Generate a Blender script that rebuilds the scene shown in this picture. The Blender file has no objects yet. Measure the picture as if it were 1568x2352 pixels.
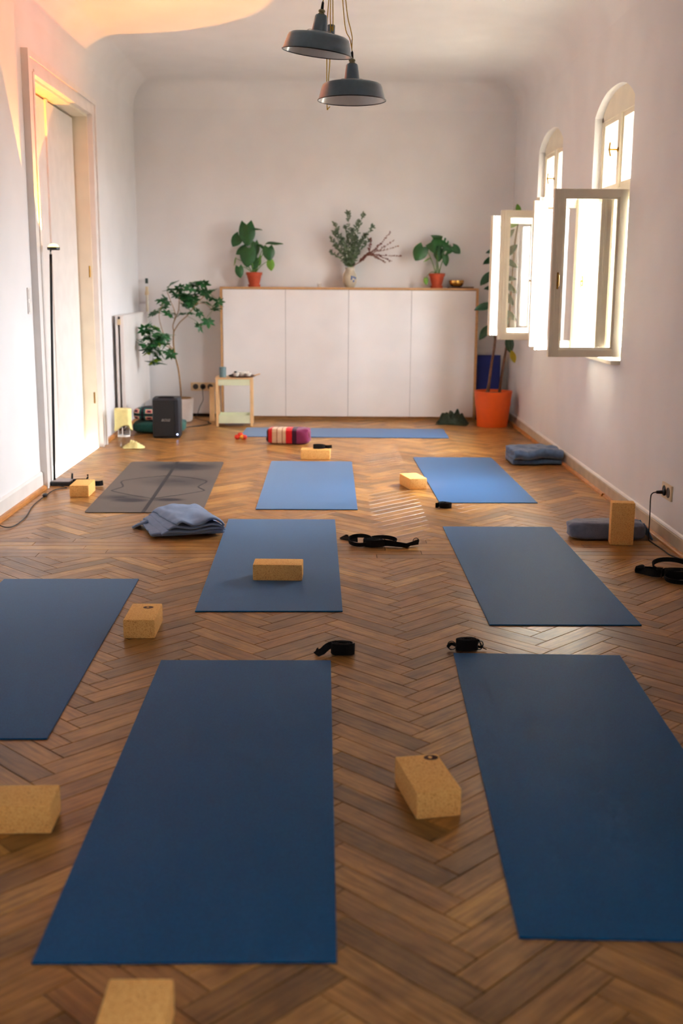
import bpy, bmesh, math, random
from mathutils import Vector, Matrix, noise
rnd = random.Random(7)
sc = bpy.context.scene
COL = sc.collection
R = math.radians

# ------------------------------------------------------------------ camera
cam_d = bpy.data.cameras.new('camera')
cam = bpy.data.objects.new('camera', cam_d); COL.objects.link(cam)
CR, CU, CF = Vector((.9999, -.0106, .0066)), Vector((-.0043, .2013, .9795)), Vector((.0117, .9795, -.2012))
CAMZ = 1.3419
cam.matrix_world = Matrix(((CR.x, CU.x, -CF.x, 0), (CR.y, CU.y, -CF.y, 0), (CR.z, CU.z, -CF.z, CAMZ), (0, 0, 0, 1)))
cam_d.sensor_fit = 'VERTICAL'; cam_d.sensor_height = 36; cam_d.sensor_width = 24
cam_d.lens = 39.457; cam_d.clip_start = .05; cam_d.clip_end = 200
cam_d.dof.use_dof = True; cam_d.dof.focus_distance = 5.0; cam_d.dof.aperture_fstop = 2.6
sc.camera = cam

# ------------------------------------------------------------------ world: overcast daylight
world = bpy.data.worlds.new('overcast_sky'); sc.world = world; world.use_nodes = True
wn = world.node_tree.nodes; wn.clear()
wo = wn.new('ShaderNodeOutputWorld'); wb = wn.new('ShaderNodeBackground')
wb.inputs[1].default_value = 44.0
wt_ = world.node_tree
wg = wn.new('ShaderNodeTexCoord'); wsx = wn.new('ShaderNodeSeparateXYZ'); wt_.links.new(wg.outputs['Generated'], wsx.inputs[0])
wr = wn.new('ShaderNodeValToRGB'); we = wr.color_ramp.elements        # ground below the horizon, overcast sky brightening towards the zenith
wmap = wn.new('ShaderNodeMapRange'); wmap.inputs['From Min'].default_value = -1; wmap.inputs['From Max'].default_value = 1
wt_.links.new(wsx.outputs[2], wmap.inputs['Value']); wt_.links.new(wmap.outputs[0], wr.inputs['Fac'])
we[0].position = .47; we[0].color = (.08, .078, .07, 1); we[1].position = 1.0; we[1].color = (.90, .95, 1.0, 1)
wk = we.new(.52); wk.color = (.34, .36, .38, 1)
wt_.links.new(wr.outputs['Color'], wb.inputs['Color'])
world.node_tree.links.new(wb.outputs[0], wo.inputs[0])

# room measures
XL, XR, YB, YF, ZC = -1.88, 1.79, 11.30, -2.2, 3.20
WT = .42                                       # outer wall thickness
WINS = [(6.93, 7.94), (9.00, 10.01), (-.55, .46)]      # window openings along the right wall
SILL, SPRING, PEAK = .85, 2.43, 2.56
for (a, b) in WINS:                            # sky portals (guide sampling only, they emit nothing)
    ld = bpy.data.lights.new('sky_portal', 'AREA'); ld.shape = 'RECTANGLE'; ld.size = 1.75; ld.size_y = 1.05
    ld.cycles.is_portal = True
    lo = bpy.data.objects.new('sky_portal', ld); COL.objects.link(lo)
    lo.matrix_world = Matrix.Translation((XR + WT + .02, (a + b) / 2, 1.71)) @ Matrix.Rotation(R(90), 4, 'Y')

vs = sc.view_settings
vs.view_transform = 'Standard'; vs.look = 'None'; vs.gamma = 1; vs.use_curve_mapping = False
vs.exposure = 1.5
sc.cycles.max_bounces = 6; sc.cycles.diffuse_bounces = 4; sc.cycles.glossy_bounces = 2
sc.cycles.transparent_max_bounces = 10; sc.cycles.transmission_bounces = 4
sc.cycles.use_adaptive_sampling = True; sc.cycles.adaptive_threshold = .05; sc.cycles.adaptive_min_samples = 28
sc.cycles.caustics_reflective = False; sc.cycles.caustics_refractive = False
sc.cycles.sample_clamp_indirect = 8

# ------------------------------------------------------------------ materials
def newmat(name):
    m = bpy.data.materials.new(name); m.use_nodes = True
    nt = m.node_tree
    return m, nt, nt.nodes['Principled BSDF']
def node(nt, t, **kw):
    n = nt.nodes.new(t)
    for k, v in kw.items():
        if k.startswith('i_'): n.inputs[k[2:]].default_value = v
        else: setattr(n, k, v)
    return n
def col4(c): return (c[0], c[1], c[2], 1)
def S(r, g, b):                                # sRGB 0-255 to linear
    f = lambda v: (v / 255 / 12.92) if v / 255 <= .04045 else ((v / 255 + .055) / 1.055) ** 2.4
    return (f(r), f(g), f(b))
def mat(name, c, rough=.55, var=.06, scale=30, bump=0., bscale=None, metal=0, spec=.5, sheen=0, coat=0, c2=None, detail=4, stretch=None, trans=0, emit=None):
    m, nt, p = newmat(name); L = nt.links
    tc = node(nt, 'ShaderNodeTexCoord')
    vec = tc.outputs['Object']
    if stretch:
        mp = node(nt, 'ShaderNodeMapping'); mp.inputs['Scale'].default_value = stretch
        L.new(vec, mp.inputs['Vector']); vec = mp.outputs['Vector']
    n = node(nt, 'ShaderNodeTexNoise'); n.inputs['Scale'].default_value = scale; n.inputs['Detail'].default_value = detail
    L.new(vec, n.inputs['Vector'])
    r = node(nt, 'ShaderNodeValToRGB')
    a = c if c2 else tuple(min(1, v * (1 + var)) for v in c); b = c2 if c2 else tuple(v * (1 - var) for v in c)
    r.color_ramp.elements[0].position = .35; r.color_ramp.elements[1].position = .65
    r.color_ramp.elements[0].color = col4(b); r.color_ramp.elements[1].color = col4(a)
    L.new(n.outputs['Fac'], r.inputs['Fac']); L.new(r.outputs['Color'], p.inputs['Base Color'])
    p.inputs['Roughness'].default_value = rough; p.inputs['Metallic'].default_value = metal
    p.inputs['Specular IOR Level'].default_value = spec
    p.inputs['Sheen Weight'].default_value = sheen; p.inputs['Coat Weight'].default_value = coat
    if trans: p.inputs['Transmission Weight'].default_value = trans
    if emit: p.inputs['Emission Color'].default_value = col4(emit[0]); p.inputs['Emission Strength'].default_value = emit[1]
    if bump:
        n2 = node(nt, 'ShaderNodeTexNoise'); n2.inputs['Scale'].default_value = bscale or scale * 3; n2.inputs['Detail'].default_value = 3
        L.new(vec, n2.inputs['Vector'])
        bp = node(nt, 'ShaderNodeBump'); bp.inputs['Strength'].default_value = bump; bp.inputs['Distance'].default_value = .01
        L.new(n2.outputs['Fac'], bp.inputs['Height']); L.new(bp.outputs['Normal'], p.inputs['Normal'])
    return m
def glass_mat(name, tint=(1, 1, 1), refl=.9, rough=.0):
    m, nt, p = newmat(name); nt.nodes.remove(p)
    o = nt.nodes['Material Output']
    t = node(nt, 'ShaderNodeBsdfTransparent'); t.inputs[0].default_value = col4(tint)
    g = node(nt, 'ShaderNodeBsdfGlossy'); g.inputs['Roughness'].default_value = rough; g.inputs[0].default_value = (refl, refl, refl, 1)
    lw = node(nt, 'ShaderNodeLayerWeight'); lw.inputs['Blend'].default_value = .5
    pw = node(nt, 'ShaderNodeMath', operation='POWER'); pw.inputs[1].default_value = 5; nt.links.new(lw.outputs['Facing'], pw.inputs[0])
    f = node(nt, 'ShaderNodeMath', operation='MULTIPLY_ADD'); f.inputs[1].default_value = .6; f.inputs[2].default_value = .035; nt.links.new(pw.outputs[0], f.inputs[0])
    x = node(nt, 'ShaderNodeMixShader')
    nt.links.new(f.outputs[0], x.inputs[0]); nt.links.new(t.outputs[0], x.inputs[1]); nt.links.new(g.outputs[0], x.inputs[2])
    nt.links.new(x.outputs[0], o.inputs['Surface'])
    return m

M = {}
M['wall'] = mat('wall_plaster', (.80, .785, .785), .75, .02, 3, detail=1)
M['ceiling'] = mat('ceiling_plaster', (.82, .802, .80), .8, .02, 3, detail=1)
M['paint'] = mat('white_gloss_paint', (.80, .765, .73), .4, .03, 8, detail=1)
M['winpaint'] = mat('cream_window_paint', (.82, .74, .58), .4, .03, 8, detail=1)
M['baseboard'] = mat('beige_baseboard_paint', (.55, .44, .31), .5, .10, 9, .05, 50)
M['glass'] = glass_mat('window_glass')
M['jarglass'] = glass_mat('clear_plastic', (.86, .87, .88), 1)
M['brass'] = mat('old_brass', S(150, 110, 40), .35, .15, 40, metal=1)
M['black'] = mat('black_plastic', S(24, 24, 26), .45, .1, 60)
M['rubber'] = mat('black_cable', S(20, 20, 22), .5, .1, 60)
M['darkgap'] = mat('dark_gap', S(30, 22, 16), .9, .1, 30)
M['plywood'] = mat('birch_plywood_edge', S(196, 150, 100), .5, .12, 14, .05, 60, stretch=(1, 6, 6))
M['shoe'] = mat('oak_shoe_moulding', S(190, 125, 62), .35, .22, 16, .08, 60, stretch=(6, .6, 6))
M['cabdoor'] = mat('cabinet_white_board', (.82, .785, .77), .5, .02, 4, detail=1)
M['tablewood'] = mat('pale_pine', S(222, 180, 128), .5, .1, 20, .05, 60, stretch=(6, 6, .8))
M['mint'] = mat('pale_green_metal', S(214, 218, 184), .45, .04, 12)
M['terracotta'] = mat('terracotta', S(182, 74, 40), .7, .14, 18, .15, 120)
M['soil'] = mat('potting_soil', S(58, 38, 24), .95, .4, 60, .8, 90)
M['orangepot'] = mat('orange_plastic', S(240, 98, 28), .45, .03, 20)
M['whitepot'] = mat('white_pot_plastic', (.82, .76, .72), .45, .03, 20)
M['leaf'] = mat('monstera_leaf', S(26, 84, 30), .4, .3, 14, .1, 60)
M['leaflight'] = mat('young_leaf', S(96, 150, 40), .45, .2, 14, .1, 60)
M['leafdark'] = mat('rubber_leaf', S(24, 66, 38), .28, .25, 12, .06, 50)
M['leafyellow'] = mat('yellowing_leaf', S(190, 170, 30), .45, .2, 40, c2=S(120, 120, 26))
M['schef'] = mat('schefflera_leaf', S(36, 92, 46), .38, .35, 16, .1, 60)
M['scheflight'] = mat('schefflera_young_leaf', S(130, 160, 40), .42, .25, 16, .1, 60)
M['stem'] = mat('green_stem', S(86, 130, 50), .5, .2, 30)
M['trunk'] = mat('tan_trunk', S(150, 112, 62), .75, .25, 40, .4, 120)
M['trunkdark'] = mat('brown_trunk', S(112, 74, 52), .75, .25, 40, .4, 120)
M['euca'] = mat('eucalyptus_leaf', S(104, 122, 98), .6, .25, 40)
M['dry'] = mat('dried_twig', S(140, 92, 72), .75, .3, 60)
M['dryred'] = mat('dried_blossom', S(124, 70, 66), .8, .3, 60)
M['cup'] = mat('teal_grey_ceramic', S(92, 118, 122), .45, .05, 30)
M['ceramic'] = mat('white_ceramic', (.8, .74, .66), .3, .03, 20)
M['speaker'] = mat('speaker_shell', S(34, 38, 48), .5, .08, 60, .05, 200)
M['grille'] = mat('speaker_grille', S(20, 20, 23), .6, .3, 400, .3, 500)
M['logo'] = mat('silver_lettering', S(170, 165, 165), .4, .02, 20)
M['led'] = mat('blue_led', S(150, 170, 255), .4, emit=(S(170, 190, 255), 3.0))
M['tealcloth'] = mat('teal_cloth', S(20, 92, 84), .85, .15, 60, .2, 300, sheen=.2)
M['yellowcloth'] = mat('pale_yellow_cloth', S(226, 216, 150), .8, .06, 20, .2, 60)
M['greencloth'] = mat('dark_green_cloth', S(44, 56, 40), .9, .25, 40, .3, 120)
M['strap'] = mat('black_cotton_webbing', S(26, 25, 27), .9, .2, 200, .4, 500, spec=.2)
M['metal'] = mat('dull_steel', S(170, 168, 165), .35, .05, 40, metal=1)
M['enamel'] = mat('grey_enamel', S(106, 128, 142), .32, .06, 30, coat=.3)
M['enamelwhite'] = mat('white_enamel', (.72, .70, .68), .18, .03, 20, coat=.4)
M['enamelrim'] = mat('black_enamel_rim', S(22, 24, 28), .3, .05, 30)
M['yellowcord'] = mat('yellow_textile_cord', S(206, 166, 44), .75, .15, 200)
M['porcelain'] = mat('lamp_fitting', S(140, 132, 96), .35, .1, 60)
M['socket'] = mat('beige_socket_plastic', S(226, 204, 164), .4, .03, 30)
M['socketdark'] = mat('socket_recess', S(70, 66, 62), .6, .1, 30)
M['radiator'] = mat('radiator_enamel', (.82, .78, .75), .35, .02, 6)
M['candleglass'] = glass_mat('candle_glass', (.92, .9, .88))
M['wax'] = mat('white_wax', (.8, .76, .7), .5)
M['bowl'] = mat('hammered_brass', S(206, 160, 84), .25, .15, 30, .25, 60, metal=1)
M['darkwood'] = mat('dark_stained_wood', S(78, 46, 30), .5, .2, 20, stretch=(1, 6, 6))
M['foldmat'] = mat('navy_folded_mat', S(22, 42, 122), .75, .08, 200, .2, 400)
M['lampblack'] = mat('black_lamp_metal', S(22, 26, 30), .4, .08, 60)
M['lampgrey'] = mat('grey_lamp_base', S(150, 140, 138), .5, .08, 40)
M['lens'] = mat('sunset_lens', S(255, 210, 130), .2, emit=(S(255, 206, 120), 1.6))
M['toy_red'] = mat('red_wool', S(216, 60, 40), .9, .15, 120, .4, 300)
M['toy_orange'] = mat('orange_wool', S(246, 170, 60), .9, .15, 120, .4, 300)
M['greencap'] = mat('dark_green_cap', S(50, 70, 64), .6, .1, 30)

def mat_mat():                                 # closed-cell yoga mat: fine speckle, soft sheen at a grazing angle
    m, nt, p = newmat('blue_yoga_mat'); L = nt.links
    tc = node(nt, 'ShaderNodeTexCoord')
    n = node(nt, 'ShaderNodeTexNoise'); n.inputs['Scale'].default_value = 260; n.inputs['Detail'].default_value = 2
    n2 = node(nt, 'ShaderNodeTexNoise'); n2.inputs['Scale'].default_value = 3.0; n2.inputs['Detail'].default_value = 3
    oi = node(nt, 'ShaderNodeObjectInfo')
    ad = node(nt, 'ShaderNodeVectorMath', operation='ADD')
    cb = node(nt, 'ShaderNodeCombineXYZ'); mu = node(nt, 'ShaderNodeMath', operation='MULTIPLY'); mu.inputs[1].default_value = 31
    L.new(oi.outputs['Random'], mu.inputs[0]); L.new(mu.outputs[0], cb.inputs[0]); L.new(mu.outputs[0], cb.inputs[1])
    L.new(tc.outputs['Object'], ad.inputs[0]); L.new(cb.outputs[0], ad.inputs[1])
    L.new(ad.outputs[0], n.inputs['Vector']); L.new(ad.outputs[0], n2.inputs['Vector'])
    mx = node(nt, 'ShaderNodeMath', operation='MULTIPLY_ADD'); mx.inputs[1].default_value = .88
    L.new(n.outputs['Fac'], mx.inputs[0])
    h2 = node(nt, 'ShaderNodeMath', operation='MULTIPLY'); h2.inputs[1].default_value = .12
    L.new(n2.outputs['Fac'], h2.inputs[0]); L.new(h2.outputs[0], mx.inputs[2])
    r = node(nt, 'ShaderNodeValToRGB')
    r.color_ramp.elements[0].position = .38; r.color_ramp.elements[1].position = .62
    r.color_ramp.elements[0].color = col4(S(1, 74, 124)); r.color_ramp.elements[1].color = col4(S(2, 88, 142))
    L.new(mx.outputs[0], r.inputs['Fac']); L.new(r.outputs['Color'], p.inputs['Base Color'])
    p.inputs['Roughness'].default_value = .5; p.inputs['Specular IOR Level'].default_value = .06
    p.inputs['Sheen Weight'].default_value = .62; p.inputs['Sheen Roughness'].default_value = .3; p.inputs['Sheen Tint'].default_value = (.92, .95, 1, 1)
    return m
M['mat'] = mat_mat()

def grey_mat():                                # grey natural-rubber mat with darkened sweat marks
    m, nt, p = newmat('grey_rubber_mat'); L = nt.links
    tc = node(nt, 'ShaderNodeTexCoord'); ob = tc.outputs['Object']
    n = node(nt, 'ShaderNodeTexNoise'); n.inputs['Scale'].default_value = 9; n.inputs['Detail'].default_value = 5; L.new(ob, n.inputs['Vector'])
    cur = None
    for (cx, cy, sx, sy, k) in [(-.13, -.58, 7.5, 14, 1.53), (.10, -.56, 8, 15, 1.36), (.05, .72, 3.2, 4.4, 1.19), (.1, .1, 3, 4, 0.59), (-.2, -.48, 6, 9, 0.77)]:
        mp = node(nt, 'ShaderNodeMapping'); mp.inputs['Location'].default_value = (-cx * sx, -cy * sy, 0); mp.inputs['Scale'].default_value = (sx, sy, 1)
        L.new(ob, mp.inputs['Vector'])
        g = node(nt, 'ShaderNodeTexGradient', gradient_type='SPHERICAL'); L.new(mp.outputs['Vector'], g.inputs['Vector'])
        k1 = node(nt, 'ShaderNodeMath', operation='MULTIPLY'); k1.inputs[1].default_value = k; L.new(g.outputs['Fac'], k1.inputs[0])
        if cur is None: cur = k1.outputs[0]
        else:
            a = node(nt, 'ShaderNodeMath', operation='ADD'); L.new(cur, a.inputs[0]); L.new(k1.outputs[0], a.inputs[1]); cur = a.outputs[0]
    mm = node(nt, 'ShaderNodeMath', operation='MULTIPLY'); L.new(cur, mm.inputs[0])
    n3 = node(nt, 'ShaderNodeMath', operation='MULTIPLY_ADD'); n3.inputs[1].default_value = 1.6; n3.inputs[2].default_value = .2
    L.new(n.outputs['Fac'], n3.inputs[0]); L.new(n3.outputs[0], mm.inputs[1])
    r = node(nt, 'ShaderNodeValToRGB')
    r.color_ramp.elements[0].position = .0; r.color_ramp.elements[1].position = .75
    r.color_ramp.elements[0].color = col4(S(96, 88, 82)); r.color_ramp.elements[1].color = col4(S(36, 38, 46))
    L.new(mm.outputs[0], r.inputs['Fac']); L.new(r.outputs['Color'], p.inputs['Base Color'])
    p.inputs['Roughness'].default_value = .62; p.inputs['Specular IOR Level'].default_value = .35
    return m
M['greymat'] = grey_mat()
M['greyline'] = mat('mat_marking', S(40, 41, 46), .6, .05, 40, spec=.35)

def cork_mat():
    m, nt, p = newmat('cork'); L = nt.links
    tc = node(nt, 'ShaderNodeTexCoord')
    v = node(nt, 'ShaderNodeTexVoronoi'); v.inputs['Scale'].default_value = 330; L.new(tc.outputs['Object'], v.inputs['Vector'])
    n = node(nt, 'ShaderNodeTexNoise'); n.inputs['Scale'].default_value = 220; n.inputs['Detail'].default_value = 3; L.new(tc.outputs['Object'], n.inputs['Vector'])
    mx = node(nt, 'ShaderNodeMix', data_type='RGBA'); mx.inputs[0].default_value = .5
    sh = node(nt, 'ShaderNodeSeparateColor'); L.new(v.outputs['Color'], sh.inputs[0])
    a = node(nt, 'ShaderNodeMath', operation='MULTIPLY_ADD'); a.inputs[1].default_value = .45; L.new(sh.outputs[0], a.inputs[0])
    b = node(nt, 'ShaderNodeMath', operation='MULTIPLY'); b.inputs[1].default_value = .55; L.new(n.outputs['Fac'], b.inputs[0]); L.new(b.outputs[0], a.inputs[2])
    r = node(nt, 'ShaderNodeValToRGB')
    e = r.color_ramp.elements; e[0].position = .18; e[1].position = .62
    e[0].color = col4(S(204, 128, 62)); e[1].color = col4(S(255, 202, 122))
    k = e.new(.34); k.color = col4(S(244, 176, 96))
    L.new(a.outputs[0], r.inputs['Fac']); L.new(r.outputs['Color'], p.inputs['Base Color'])
    p.inputs['Roughness'].default_value = .8; p.inputs['Specular IOR Level'].default_value = .3
    bp = node(nt, 'ShaderNodeBump'); bp.inputs['Strength'].default_value = .15; bp.inputs['Distance'].default_value = .002
    L.new(a.outputs[0], bp.inputs['Height']); L.new(bp.outputs['Normal'], p.inputs['Normal'])
    return m
M['cork'] = cork_mat()
M['corkmark'] = mat('burnt_mark', S(84, 44, 30), .8, .1, 60)

def plank_mat():                               # oak herringbone staves: tone differs stave by stave, grain runs along UV.x
    m, nt, p = newmat('oak_stave'); L = nt.links
    oi = node(nt, 'ShaderNodeObjectInfo'); at = node(nt, 'ShaderNodeAttribute', attribute_name='tone')
    sm = node(nt, 'ShaderNodeMath', operation='ADD'); L.new(oi.outputs['Random'], sm.inputs[0]); L.new(at.outputs['Fac'], sm.inputs[1])
    fr = node(nt, 'ShaderNodeMath', operation='FRACT'); L.new(sm.outputs[0], fr.inputs[0])
    uv = node(nt, 'ShaderNodeUVMap', uv_map='UVMap')
    off = node(nt, 'ShaderNodeMath', operation='MULTIPLY'); off.inputs[1].default_value = 57; L.new(fr.outputs[0], off.inputs[0])
    cb = node(nt, 'ShaderNodeCombineXYZ'); L.new(off.outputs[0], cb.inputs[0]); L.new(off.outputs[0], cb.inputs[1])
    ad = node(nt, 'ShaderNodeVectorMath', operation='ADD'); L.new(uv.outputs[0], ad.inputs[0]); L.new(cb.outputs[0], ad.inputs[1])
    mp = node(nt, 'ShaderNodeMapping'); mp.inputs['Scale'].default_value = (5, 75, 1); L.new(ad.outputs[0], mp.inputs['Vector'])
    n = node(nt, 'ShaderNodeTexNoise'); n.inputs['Scale'].default_value = 1; n.inputs['Detail'].default_value = 3; n.inputs['Distortion'].default_value = .6
    L.new(mp.outputs[0], n.inputs['Vector'])
    mp2 = node(nt, 'ShaderNodeMapping'); mp2.inputs['Scale'].default_value = (30, 500, 1); L.new(ad.outputs[0], mp2.inputs['Vector'])
    nf = node(nt, 'ShaderNodeTexNoise'); nf.inputs['Scale'].default_value = 1; nf.inputs['Detail'].default_value = 2; L.new(mp2.outputs[0], nf.inputs['Vector'])
    tone = node(nt, 'ShaderNodeValToRGB'); e = tone.color_ramp.elements
    e[0].position = 0; e[0].color = col4(S(142, 102, 54)); e[1].position = 1; e[1].color = col4(S(206, 156, 86))
    for pos, c in [(.3, (166, 118, 62)), (.55, (184, 134, 72)), (.8, (176, 122, 60))]:
        k = e.new(pos); k.color = col4(S(*c))
    L.new(fr.outputs[0], tone.inputs['Fac'])
    gr = node(nt, 'ShaderNodeValToRGB'); gr.color_ramp.elements[0].position = .3; gr.color_ramp.elements[1].position = .62
    gr.color_ramp.elements[0].color = (.58, .50, .42, 1); gr.color_ramp.elements[1].color = (1.08, 1.06, 1.02, 1)
    L.new(n.outputs['Fac'], gr.inputs['Fac'])
    mu = node(nt, 'ShaderNodeMix', data_type='RGBA', blend_type='MULTIPLY'); mu.inputs[0].default_value = 1
    L.new(tone.outputs['Color'], mu.inputs[6]); L.new(gr.outputs['Color'], mu.inputs[7])
    fg = node(nt, 'ShaderNodeValToRGB'); fg.color_ramp.elements[0].position = .3; fg.color_ramp.elements[1].position = .6
    fg.color_ramp.elements[0].color = (.75, .72, .7, 1); fg.color_ramp.elements[1].color = (1, 1, 1, 1)
    L.new(nf.outputs['Fac'], fg.inputs['Fac'])
    mu2 = node(nt, 'ShaderNodeMix', data_type='RGBA', blend_type='MULTIPLY'); mu2.inputs[0].default_value = .8
    L.new(mu.outputs[2], mu2.inputs[6]); L.new(fg.outputs['Color'], mu2.inputs[7])
    # worn varnish: large uneven patches in gloss
    ge = node(nt, 'ShaderNodeNewGeometry')
    wn_ = node(nt, 'ShaderNodeTexNoise'); wn_.inputs['Scale'].default_value = 2.2; wn_.inputs['Detail'].default_value = 2; L.new(ge.outputs['Position'], wn_.inputs['Vector'])
    rr = node(nt, 'ShaderNodeMapRange'); rr.inputs['From Min'].default_value = .3; rr.inputs['From Max'].default_value = .7
    rr.inputs['To Min'].default_value = .28; rr.inputs['To Max'].default_value = .34
    L.new(wn_.outputs['Fac'], rr.inputs['Value']); L.new(rr.outputs[0], p.inputs['Roughness'])
    sn_ = node(nt, 'ShaderNodeTexNoise'); sn_.inputs['Scale'].default_value = 9; sn_.inputs['Detail'].default_value = 3; L.new(ge.outputs['Position'], sn_.inputs['Vector'])
    sr_ = node(nt, 'ShaderNodeValToRGB'); sr_.color_ramp.elements[0].position = .32; sr_.color_ramp.elements[1].position = .55
    sr_.color_ramp.elements[0].color = (.66, .62, .60, 1); sr_.color_ramp.elements[1].color = (1, 1, 1, 1); L.new(sn_.outputs['Fac'], sr_.inputs['Fac'])
    mu3 = node(nt, 'ShaderNodeMix', data_type='RGBA', blend_type='MULTIPLY'); mu3.inputs[0].default_value = .8
    L.new(mu2.outputs[2], mu3.inputs[6]); L.new(sr_.outputs['Color'], mu3.inputs[7])
    L.new(mu3.outputs[2], p.inputs['Base Color'])
    p.inputs['Specular IOR Level'].default_value = .38
    return m
M['plank'] = plank_mat()

def ribbed_mat(name, c, cd, freq, axis='X', rough=.9, nscale=6):     # knitted ribs
    m, nt, p = newmat(name); L = nt.links
    uv = node(nt, 'ShaderNodeUVMap', uv_map='UVMap')
    w = node(nt, 'ShaderNodeTexWave', wave_type='BANDS', bands_direction=axis); w.inputs['Scale'].default_value = freq; w.inputs['Distortion'].default_value = .6
    w.inputs['Detail'].default_value = 1
    L.new(uv.outputs[0], w.inputs['Vector'])
    n = node(nt, 'ShaderNodeTexNoise'); n.inputs['Scale'].default_value = nscale; n.inputs['Detail'].default_value = 4; L.new(uv.outputs[0], n.inputs['Vector'])
    r = node(nt, 'ShaderNodeMix', data_type='RGBA'); r.inputs[6].default_value = col4(cd); r.inputs[7].default_value = col4(c)
    a = node(nt, 'ShaderNodeMath', operation='MULTIPLY_ADD'); a.inputs[1].default_value = .6; L.new(w.outputs['Fac'], a.inputs[0])
    b = node(nt, 'ShaderNodeMath', operation='MULTIPLY'); b.inputs[1].default_value = .45; L.new(n.outputs['Fac'], b.inputs[0]); L.new(b.outputs[0], a.inputs[2])
    L.new(a.outputs[0], r.inputs[0]); L.new(r.outputs[2], p.inputs['Base Color'])
    p.inputs['Roughness'].default_value = rough; p.inputs['Sheen Weight'].default_value = .3; p.inputs['Specular IOR Level'].default_value = .2
    bp = node(nt, 'ShaderNodeBump'); bp.inputs['Strength'].default_value = .5; bp.inputs['Distance'].default_value = .004
    L.new(w.outputs['Fac'], bp.inputs['Height']); L.new(bp.outputs['Normal'], p.inputs['Normal'])
    return m
M['knit'] = ribbed_mat('blue_knit', S(170, 194, 228), S(88, 118, 164), 46)
M['fleece'] = mat('blue_fleece', S(84, 112, 150), .95, .2, 30, .4, 260, sheen=.4)
M['greyfleece'] = mat('grey_blue_fleece', S(120, 130, 156), .95, .12, 30, .4, 260, sheen=.4)

def stripe_mat(name, stops, axis=0, rough=.9):
    m, nt, p = newmat(name); L = nt.links
    tc = node(nt, 'ShaderNodeTexCoord'); sp = node(nt, 'ShaderNodeSeparateXYZ'); L.new(tc.outputs['Generated'], sp.inputs[0])
    r = node(nt, 'ShaderNodeValToRGB'); r.color_ramp.interpolation = 'CONSTANT'
    e = r.color_ramp.elements
    e[0].position = stops[0][0]; e[0].color = col4(stops[0][1]); e[1].position = stops[-1][0]; e[1].color = col4(stops[-1][1])
    for pos, c in stops[1:-1]:
        k = e.new(pos); k.color = col4(c)
    L.new(sp.outputs[axis], r.inputs['Fac'])
    n = node(nt, 'ShaderNodeTexNoise'); n.inputs['Scale'].default_value = 90; L.new(tc.outputs['Object'], n.inputs['Vector'])
    mu = node(nt, 'ShaderNodeMix', data_type='RGBA', blend_type='MULTIPLY'); mu.inputs[0].default_value = .3
    L.new(r.outputs['Color'], mu.inputs[6]); L.new(n.outputs['Color'], mu.inputs[7])
    L.new(mu.outputs[2], p.inputs['Base Color']); p.inputs['Roughness'].default_value = rough; p.inputs['Sheen Weight'].default_value = .2
    p.inputs['Specular IOR Level'].default_value = .2
    return m
M['bolster'] = stripe_mat('striped_bolster_cloth', [(0, S(58, 24, 40)), (.06, S(205, 26, 32)), (.15, S(214, 176, 140)), (.25, S(170, 112, 84)), (.27, S(220, 186, 154)), (.37, S(160, 104, 80)), (.39, S(216, 178, 142)), (.46, S(208, 24, 30)), (.60, S(62, 22, 44)), (.70, S(130, 44, 84))])

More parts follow.
